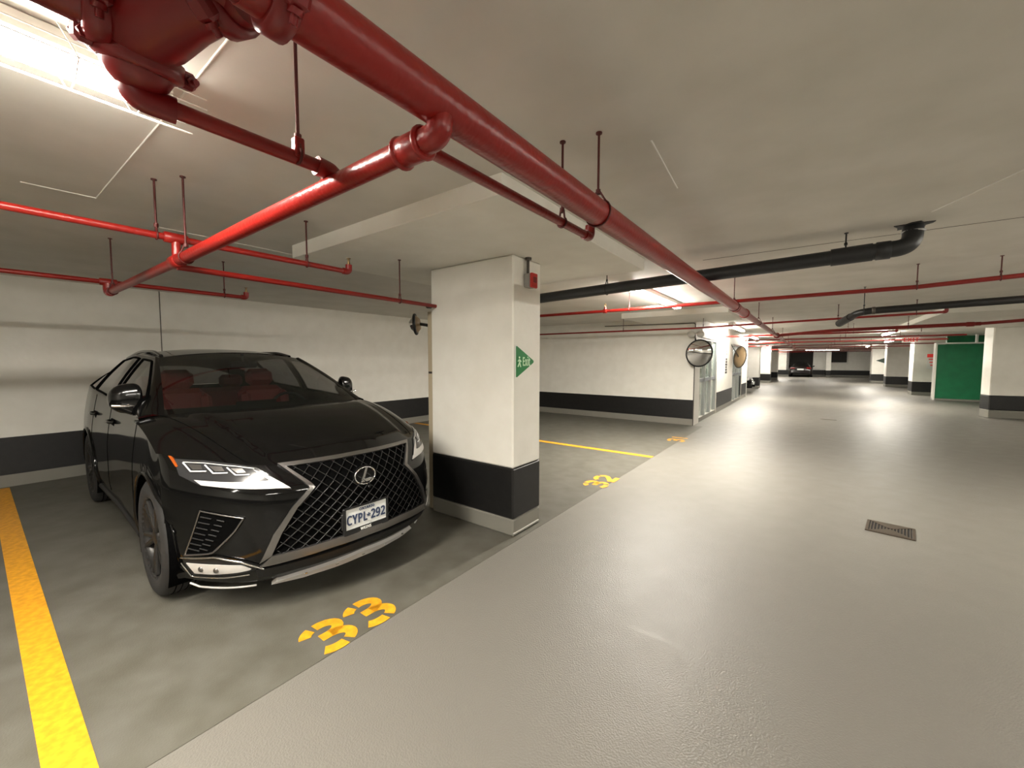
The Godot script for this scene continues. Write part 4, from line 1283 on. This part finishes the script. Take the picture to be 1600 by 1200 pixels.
func suv_front(o: Node3D) -> void:
	# grille: dark backing, lattice, frame
	var g := Node3D.new()
	g.name = "grille"
	o.add_child(g, true)
	var rows := []
	for i in 41:
		var y := lerpf(0.385, 0.905, i / 40.0)
		var row := []
		for j in 31:
			row.append(front(lerpf(-1, 1, j / 30.0) * (half_width(y) + 0.012), y, 0.003))
		rows.append(row)
	beg(); grid(rows, Vector3(1, 0, 0)); fin("grille_backing", M.black, g)
	beg()
	var pw := 0.072
	var ph := 0.032
	for fam in [-1.0, 1.0]:
		for k in range(-32, 33):
			var run := []
			for q in 60:
				var y := lerpf(0.40, 0.895, q / 59.0)
				var b: float = k * pw + fam * (y - 0.40) / ph * pw * 0.5 * 1.0
				b = fposmod(b + 32.5 * pw, 65 * pw) - 32.5 * pw
				if absf(b) < half_width(y) - 0.004:
					run.append(front(b, y, 0.011))
				else:
					if run.size() > 1:
						tube(run, 0.0034, 4)
					run = []
			if run.size() > 1:
				tube(run, 0.0034, 4)
	fin("grille_mesh", M.mesh_bar, g)
	var outer := [Vector2(0.475, 0.908), Vector2(0.355, 0.768), Vector2(0.455, 0.667), Vector2(0.545, 0.53), Vector2(0.606, 0.368)]
	var inner := [Vector2(0.440, 0.890), Vector2(0.325, 0.768), Vector2(0.425, 0.667), Vector2(0.508, 0.53), Vector2(0.556, 0.405)]
	for s in [-1.0, 1.0]:
		beg(); nose_patch(outer, inner, 0.020, s, 40, 4); fin("grille_frame", M.dark_chrome, g)
	beg(); nose_patch([Vector2(-0.475, 0.908), Vector2(0, 0.912), Vector2(0.475, 0.908)], [Vector2(-0.440, 0.889), Vector2(0, 0.892), Vector2(0.440, 0.889)], 0.020, 1.0, 40, 3); fin("grille_frame", M.dark_chrome, g)
	beg(); nose_patch([Vector2(-0.556, 0.404), Vector2(-0.25, 0.424), Vector2(0, 0.428), Vector2(0.25, 0.424), Vector2(0.556, 0.404)], [Vector2(-0.606, 0.346), Vector2(-0.25, 0.376), Vector2(0, 0.382), Vector2(0.25, 0.376), Vector2(0.606, 0.346)], 0.024, 1.0, 40, 4); fin("grille_frame", M.dark_chrome, g)
	# emblem
	var em := Vector3(1.028, 0.776, 0.016)
	var fb := Basis(Vector3(0, 0, -1), Vector3(0, 1, 0), Vector3(1, 0, 0))
	fb = Basis(Vector3(0, 0, 1), 0.12) * fb
	beg()
	var disc := PackedVector2Array()
	for k in 36:
		disc.append(Vector2(0.088 * cos(TAU * k / 36), 0.066 * sin(TAU * k / 36)))
	prism(disc, 0.03, em - Vector3(0.03, 0, 0), fb); var e := fin("emblem", M.gloss, o)
	beg()
	var ring := []
	for k in 41:
		ring.append(em + fb * Vector3(0.074 * cos(TAU * k / 40), 0.055 * sin(TAU * k / 40), 0.003))
	tube(ring, 0.0045, 8, false); fin("emblem_ring", M.chrome, e)
	beg(); prism(PackedVector2Array([Vector2(0.004, 0.050), Vector2(0.022, 0.050), Vector2(-0.010, -0.022), Vector2(0.062, -0.022), Vector2(0.050, -0.040), Vector2(-0.036, -0.040)]), 0.006, em + Vector3(0.001, 0, 0), fb); fin("emblem_letter", M.chrome, e)
	beg(); lathe([Vector2(0, 0), Vector2(0.013, 0), Vector2(0.010, 0.012), Vector2(0, 0.014)], front(0.0, 0.70, 0.012), Basis(Vector3(0, 1, 0), Vector3(1, 0, 0), Vector3(0, 0, 1)), 14); fin("camera_eye", M.gloss, o)
	# licence plate
	var pb := Basis(Vector3(0, 0, -1), Vector3(0, 1, 0), Vector3(1, 0, 0))
	var pc := Vector3(1.066, 0.508, 0.026)
	beg(); bx(pc - Vector3(0.022, 0, 0), Vector3(0.02, 0.175, 0.325), 0.006); bx(pc - Vector3(0.035, 0, 0), Vector3(0.035, 0.11, 0.34), 0.006); var lp := fin("licence_plate", M.trim, o)
	beg(); bx(pc - Vector3(0.010, -0.011, 0), Vector3(0.006, 0.132, 0.295), 0.001); fin("plate_face", M.plate, lp)
	beg()
	for q in [[0.085, 0, 0.008, 0.325], [-0.082, 0, 0.010, 0.325]]:
		bx(pc + Vector3(-0.006, q[0], q[1]), Vector3(0.012, q[2], q[3]), 0.002)
	for q in [-0.156, 0.156]:
		bx(pc + Vector3(-0.006, 0, q), Vector3(0.012, 0.17, 0.012), 0.002)
	bx(pc + Vector3(-0.008, -0.068, 0), Vector3(0.012, 0.028, 0.31), 0.002)
	fin("plate_frame", M.dark_chrome if false else M.trim, lp)
	lettering("plate_number", "CYPL", 0.062, 0.003, M.plate_ink, pc + Vector3(-0.005, 0.004, 0.072), pb, lp, 0.74)
	lettering("plate_number", "292", 0.062, 0.003, M.plate_ink, pc + Vector3(-0.005, 0.004, -0.083), pb, lp, 0.80)
	lettering("plate_crown", "*", 0.04, 0.003, M.plate_ink, pc + Vector3(-0.005, -0.002, -0.012), pb, lp)
	lettering("plate_province", "ONTARIO", 0.018, 0.003, M.plate_ink, pc + Vector3(-0.005, 0.061, 0), pb, lp)
	lettering("frame_lettering", "WEINS", 0.018, 0.003, M.white, pc + Vector3(0.0, -0.069, 0.012), pb, lp)
	# bumper lower bar
	beg(); nose_patch([Vector2(-0.50, 0.205), Vector2(-0.39, 0.222), Vector2(0, 0.258), Vector2(0.39, 0.222), Vector2(0.50, 0.205)], [Vector2(-0.52, 0.178), Vector2(-0.36, 0.172), Vector2(0, 0.192), Vector2(0.36, 0.172), Vector2(0.52, 0.178)], 0.022, 1.0, 40, 4); var sk := fin("skid_bar", M.satin, o)
	for b in [-0.36, -0.18, 0.0, 0.18, 0.36]:
		beg(); bx(front(b, 0.225, 0.024), Vector3(0.012, 0.008, 0.02), 0.002); fin("skid_stud", M.chrome, sk)
	beg(); nose_patch([Vector2(-0.62, 0.325), Vector2(0, 0.355), Vector2(0.62, 0.325)], [Vector2(-0.60, 0.262), Vector2(0, 0.295), Vector2(0.60, 0.262)], 0.012, 1.0, 40, 3); fin("lower_bumper", M.trim, o)
	for s in [-1.0, 1.0]:
		# headlight
		beg(); nose_patch([Vector2(0.868, 0.945), Vector2(0.763, 0.944), Vector2(0.65, 0.924), Vector2(0.574, 0.903), Vector2(0.532, 0.86), Vector2(0.446, 0.773)], [Vector2(0.862, 0.86), Vector2(0.80, 0.812), Vector2(0.70, 0.802), Vector2(0.60, 0.796), Vector2(0.52, 0.786), Vector2(0.445, 0.770)], 0.006, s, 40, 8); var hl := fin("headlight", M.lamp_dark, o)
		beg()
		nose_patch([Vector2(0.815, 0.842), Vector2(0.69, 0.833), Vector2(0.589, 0.829), Vector2(0.525, 0.830)], [Vector2(0.796, 0.816), Vector2(0.69, 0.802), Vector2(0.55, 0.789), Vector2(0.450, 0.779)], 0.012, s, 30, 4)
		nose_patch([Vector2(0.592, 0.893), Vector2(0.52, 0.842), Vector2(0.449, 0.779)], [Vector2(0.580, 0.880), Vector2(0.535, 0.830), Vector2(0.505, 0.790)], 0.0125, s, 20, 3)
		fin("silver_reflector", M.satin, hl)
		for q in [[Vector2(0.835, 0.926), Vector2(0.818, 0.885), Vector2(0.766, 0.889)], [Vector2(0.764, 0.919), Vector2(0.744, 0.879), Vector2(0.692, 0.881)], [Vector2(0.689, 0.907), Vector2(0.666, 0.869), Vector2(0.612, 0.867)]]:
			beg(); nose_line(q, 0.012, s, 0.0042, 14); fin("lamp_outline", M.led, hl)
			beg(); nose_patch([q[0] + Vector2(-0.012, -0.004), q[0] + Vector2(-0.056, -0.006)], [q[1] + Vector2(-0.008, 0.010), q[1] + Vector2(-0.042, 0.012)], 0.011, s, 6, 4); fin("lamp_lens", M.dark_chrome, hl)
		beg(); nose_line([Vector2(0.835, 0.93), Vector2(0.763, 0.93), Vector2(0.65, 0.912), Vector2(0.585, 0.897)], 0.009, s, 0.003, 20); fin("lamp_edge", M.satin, hl)
		beg(); nose_patch([Vector2(0.878, 0.958), Vector2(0.870, 0.958), Vector2(0.864, 0.950)], [Vector2(0.866, 0.905), Vector2(0.862, 0.903), Vector2(0.857, 0.908)], 0.009, s, 8, 6); fin("turn_signal", M.amber, hl)
		# front vent
		beg(); nose_patch([Vector2(0.812, 0.672), Vector2(0.664, 0.634)], [Vector2(0.868, 0.400), Vector2(0.781, 0.428)], 0.004, s, 14, 12); var vent := fin("bumper_vent", M.black, o)
		beg(); nose_line([Vector2(0.812, 0.674), Vector2(0.664, 0.636)], 0.008, s, 0.0045, 14); nose_line([Vector2(0.664, 0.636), Vector2(0.70, 0.56), Vector2(0.781, 0.428), Vector2(0.868, 0.400)], 0.007, s, 0.0055, 18); nose_line([Vector2(0.812, 0.674), Vector2(0.868, 0.400)], 0.007, s, 0.0045, 18); fin("vent_trim", M.dark_chrome, vent)
		for col in 2:
			for k in 7:
				var t := (k + 0.6) / 7.4
				var p := Vector2(0.805, 0.655).lerp(Vector2(0.860, 0.415), t) if col == 0 else Vector2(0.750, 0.640).lerp(Vector2(0.825, 0.425), t)
				beg(); nose_line([p + Vector2(0.002, 0.004), p + Vector2(-0.034 + 0.01 * col, -0.004)], 0.008, s, 0.004, 5); fin("vent_slat", M.trim, vent)
		# fog lamp and its bright trim
		beg(); nose_patch([Vector2(0.878, 0.378), Vector2(0.77, 0.398), Vector2(0.68, 0.372), Vector2(0.62, 0.335)], [Vector2(0.845, 0.272), Vector2(0.77, 0.280), Vector2(0.68, 0.300), Vector2(0.62, 0.325)], 0.006, s, 24, 6); var fog := fin("fog_lamp", M.trim, o)
		beg(); nose_patch([Vector2(0.862, 0.354), Vector2(0.77, 0.362), Vector2(0.676, 0.360), Vector2(0.64, 0.334)], [Vector2(0.832, 0.293), Vector2(0.77, 0.298), Vector2(0.69, 0.316), Vector2(0.645, 0.328)], 0.011, s, 20, 5); fin("fog_lens", M.satin, fog)
		beg(); nose_line([Vector2(0.876, 0.386), Vector2(0.768, 0.411), Vector2(0.68, 0.384), Vector2(0.586, 0.330)], 0.014, s, 0.006, 24); fin("fog_trim", M.chrome, fog)
		beg(); nose_line([Vector2(0.876, 0.350), Vector2(0.838, 0.268), Vector2(0.74, 0.276), Vector2(0.64, 0.300)], 0.012, s, 0.0045, 24); fin("fog_trim", M.chrome, fog)
		for q in [0.815, 0.765]:
			beg(); lathe([Vector2(0, 0.0), Vector2(0.017, 0.0), Vector2(0.014, 0.006), Vector2(0, 0.008)], front(q * s, 0.327, 0.010), Basis(Vector3(0, 1, 0), (front(q * s, 0.327, 1.0) - front(q * s, 0.327, 0.0)).normalized(), Vector3(0, 0, 1)).orthonormalized(), 16); fin("fog_bulb", M.dark_chrome, fog)
		beg(); nose_line([Vector2(0.835, 0.205), Vector2(0.80, 0.183), Vector2(0.70, 0.184), Vector2(0.59, 0.190)], 0.010, s, 0.006, 20); fin("lip_trim", M.satin, o)

func suv_cabin(o: Node3D) -> void:
	beg(); span(Vector3(-3.5, 0.42, -0.82), Vector3(-0.3, 0.46, 0.82)); fin("cabin_floor", M.cabin, o)
	beg(); bx(Vector3(-0.62, 0.98, 0), Vector3(0.52, 0.22, 1.50), 0.06); bx(Vector3(-0.60, 0.72, 0), Vector3(0.36, 0.5, 1.5), 0.04); bx(Vector3(-0.72, 1.09, -0.37), Vector3(0.26, 0.06, 0.40), 0.025); fin("dashboard", M.cabin, o)
	beg(); bx(Vector3(-0.80, 1.10, 0.0), Vector3(0.03, 0.13, 0.34), 0.01, Basis(Vector3(0, 0, 1), 0.25)); fin("centre_screen", M.gloss, o)
	beg()
	var wc := Vector3(-0.98, 1.03, -0.38)
	var wb := Basis(Vector3(0, 0, 1), deg_to_rad(-65.0) + PI / 2 - PI / 2)
	var ring := []
	for k in 33:
		ring.append(wc + Basis(Vector3(0, 0, 1), deg_to_rad(25.0)) * Vector3(0, 0.185 * sin(TAU * k / 32), 0.185 * cos(TAU * k / 32)))
	tube(ring, 0.015, 8, false)
	for an in [0.0, PI, -PI / 2]:
		tube([wc, wc + Basis(Vector3(0, 0, 1), deg_to_rad(25.0)) * Vector3(0, 0.18 * sin(an), 0.18 * cos(an))], 0.014, 8)
	tube([wc, wc + Vector3(0.2, -0.06, 0)], 0.03, 10)
	fin("steering_wheel", M.cabin, o)
	for s in [-1.0, 1.0]:
		var lean := Basis(Vector3(0, 0, 1), deg_to_rad(18.0))
		beg(); bx(Vector3(-1.38, 0.62, 0.38 * s), Vector3(0.52, 0.22, 0.50), 0.07); bx(Vector3(-1.68, 0.95, 0.38 * s), Vector3(0.17, 0.62, 0.48), 0.07, lean); bx(Vector3(-1.60, 0.95, 0.58 * s), Vector3(0.16, 0.5, 0.09), 0.04, lean); bx(Vector3(-1.60, 0.95, 0.18 * s), Vector3(0.16, 0.5, 0.09), 0.04, lean); var seat := fin("front_seat", M.seat, o)
		beg(); bx(Vector3(-1.80, 1.345, 0.38 * s), Vector3(0.12, 0.20, 0.28), 0.05, lean); fin("headrest", M.seat, seat)
	beg(); bx(Vector3(-2.35, 0.62, 0), Vector3(0.52, 0.2, 1.3), 0.06); bx(Vector3(-2.68, 0.92, 0), Vector3(0.18, 0.56, 1.3), 0.07, Basis(Vector3(0, 0, 1), deg_to_rad(20.0))); fin("rear_seat", M.seat, o)
	for b in [-0.4, 0.4]:
		beg(); bx(Vector3(-2.80, 1.27, b), Vector3(0.11, 0.16, 0.26), 0.04); fin("rear_headrest", M.seat, o)
	beg(); bx(Vector3(-1.12, 1.50, 0), Vector3(0.04, 0.07, 0.25), 0.018); tube([Vector3(-1.12, 1.52, 0), Vector3(-1.14, 1.60, 0)], 0.012, 8); fin("rear_view_mirror", M.cabin, o)

func suv_wheel(o: Node3D, a: float, b: float) -> void:
	var s := signf(b)
	var w := Node3D.new()
	w.name = "wheel"
	w.position = Vector3(a, 0.383, b)
	o.add_child(w, true)
	# local y of the lathe is the axle, pointing outwards
	var B := Basis(Vector3(1, 0, 0), Vector3(0, 0, s), Vector3(0, -s, 0) if true else Vector3.UP)
	B = Basis(Vector3(1, 0, 0), Vector3(0, 0, s), Vector3(1, 0, 0).cross(Vector3(0, 0, s)))
	beg(); lathe([Vector2(0.262, -0.11), Vector2(0.30, -0.117), Vector2(0.345, -0.114), Vector2(0.372, -0.098), Vector2(0.382, -0.07), Vector2(0.383, 0.0), Vector2(0.382, 0.07), Vector2(0.372, 0.098), Vector2(0.345, 0.114), Vector2(0.30, 0.117), Vector2(0.268, 0.108), Vector2(0.255, 0.10)], Vector3.ZERO, B, 48); fin("tyre", M.tyre, w)
	for k in [-0.05, -0.018, 0.018, 0.05]:
		beg()
		var groove := []
		for j in 49:
			groove.append(B * Vector3(0.3825 * cos(TAU * j / 48), k, 0.3825 * sin(TAU * j / 48)))
		tube(groove, 0.0035, 4, false); fin("tread_groove", M.black, w)
	beg(); lathe([Vector2(0.255, -0.1), Vector2(0.24, -0.09), Vector2(0.24, 0.07), Vector2(0.252, 0.098), Vector2(0.268, 0.108)], Vector3.ZERO, B * Basis.from_scale(Vector3(1, 1, 1)), 40); var rim := fin("rim", M.rim, w)
	beg()
	for k in 5:
		for d in [-0.16, 0.16]:
			var an: float = TAU * k / 5.0 + d + 0.3
			var an2: float = TAU * k / 5.0 + d * 0.8 + 0.3
			var p0 := B * Vector3(0.05 * cos(an2), 0.075, 0.05 * sin(an2))
			var p1 := B * Vector3(0.246 * cos(an), 0.092, 0.246 * sin(an))
			var dir := (p1 - p0).normalized()
			bx((p0 + p1) * 0.5, Vector3(p0.distance_to(p1) + 0.01, 0.030, 0.032), 0.008, Basis(dir, B.y, dir.cross(B.y)).orthonormalized())
	lathe([Vector2(0.0, 0.02), Vector2(0.075, 0.04), Vector2(0.07, 0.085), Vector2(0.04, 0.095), Vector2(0.0, 0.096)], Vector3.ZERO, B, 24)
	fin("spokes", M.rim, rim)
	beg(); lathe([Vector2(0.0, 0.0), Vector2(0.17, 0.0), Vector2(0.17, 0.02), Vector2(0.0, 0.02)], Vector3.ZERO, B, 28); fin("brake_disc", M.bare, w)
	beg(); lathe([Vector2(0.25, -0.06), Vector2(0.0, -0.06)], Vector3.ZERO, B, 28); fin("wheel_back", M.black, w)

# ------------------------------------------------------------------ small far cars
func small_car(label: String, at: Vector3, turn: float, paint: Material) -> void:
	var o := thing("sedan", label, "car", at, turn)
	# length along x, nose at +x
	var prof := [[2.25, 0.42, 0.62], [2.2, 0.60, 0.74], [1.9, 0.72, 0.83], [1.2, 0.84, 0.90], [0.75, 0.92, 0.91], [0.0, 0.95, 0.92], [-1.2, 0.97, 0.92], [-1.8, 0.99, 0.90], [-2.1, 0.96, 0.86], [-2.3, 0.62, 0.78], [-2.32, 0.4, 0.74]]
	var rows := []
	for q in prof:
		var row := []
		for k in 17:
			var an := PI * k / 16.0
			var z: float = -cos(an) * q[2]
			var y: float = lerpf(0.24, q[1], pow(sin(an), 0.35))
			row.append(Vector3(q[0], y, signf(z) * q[2] * pow(absf(z) / q[2], 0.5)))
		rows.append(row)
	beg(); grid(rows, Vector3(0, 1, 0)); fin("body", paint, o)
	var cab := [[1.0, 0.90, 0.84], [0.35, 1.28, 0.68], [0.05, 1.41, 0.62], [-0.6, 1.44, 0.60], [-1.2, 1.37, 0.60], [-1.85, 0.98, 0.74]]
	rows = []
	for q in cab:
		var row := []
		for k in 17:
			var an := PI * k / 16.0
			var z: float = -cos(an)
			row.append(Vector3(q[0], lerpf(0.85, q[1], pow(sin(an), 0.4)), signf(z) * q[2] * pow(absf(z), 0.6)))
		rows.append(row)
	beg(); grid(rows, Vector3(0, 1, 0)); fin("cabin_glass", M.gloss, o)
	for x in [1.4, -1.35]:
		for s in [-1.0, 1.0]:
			var w := Basis(Vector3(1, 0, 0), Vector3(0, 0, s), Vector3(1, 0, 0).cross(Vector3(0, 0, s)))
			beg(); lathe([Vector2(0.0, -0.1), Vector2(0.29, -0.1), Vector2(0.32, -0.08), Vector2(0.32, 0.08), Vector2(0.29, 0.1), Vector2(0.2, 0.105), Vector2(0.0, 0.09)], Vector3(x, 0.32, 0.82 * s), w, 24); fin("wheel", M.tyre, o)
	for s in [-1.0, 1.0]:
		beg(); bx(Vector3(0.62, 1.0, 0.98 * s), Vector3(0.12, 0.12, 0.2), 0.04); fin("wing_mirror", M.gloss, o)
		beg(); bx(Vector3(2.02, 0.66, 0.62 * s), Vector3(0.2, 0.12, 0.3), 0.03); fin("headlight", M.satin, o)
		beg(); bx(Vector3(-2.18, 0.82, 0.62 * s), Vector3(0.16, 0.14, 0.36), 0.04); fin("tail_light", M.tail, o)
	beg(); bx(Vector3(-2.31, 0.72, 0), Vector3(0.03, 0.15, 0.5), 0.005); fin("rear_plate", M.plate, o)
	beg(); bx(Vector3(2.26, 0.45, 0), Vector3(0.03, 0.13, 0.45), 0.005); fin("front_plate", M.plate, o)

func build_far_cars() -> void:
	small_car("dark red car parked tail out in the shadowed recess at the far end", Vector3(-0.72, 0, -48.4), deg_to_rad(90.0), M.maroon)
	small_car("dark car poking out from behind the far end of the stair core", Vector3(-4.42, 0, -22.6), 0.0, M.paint)
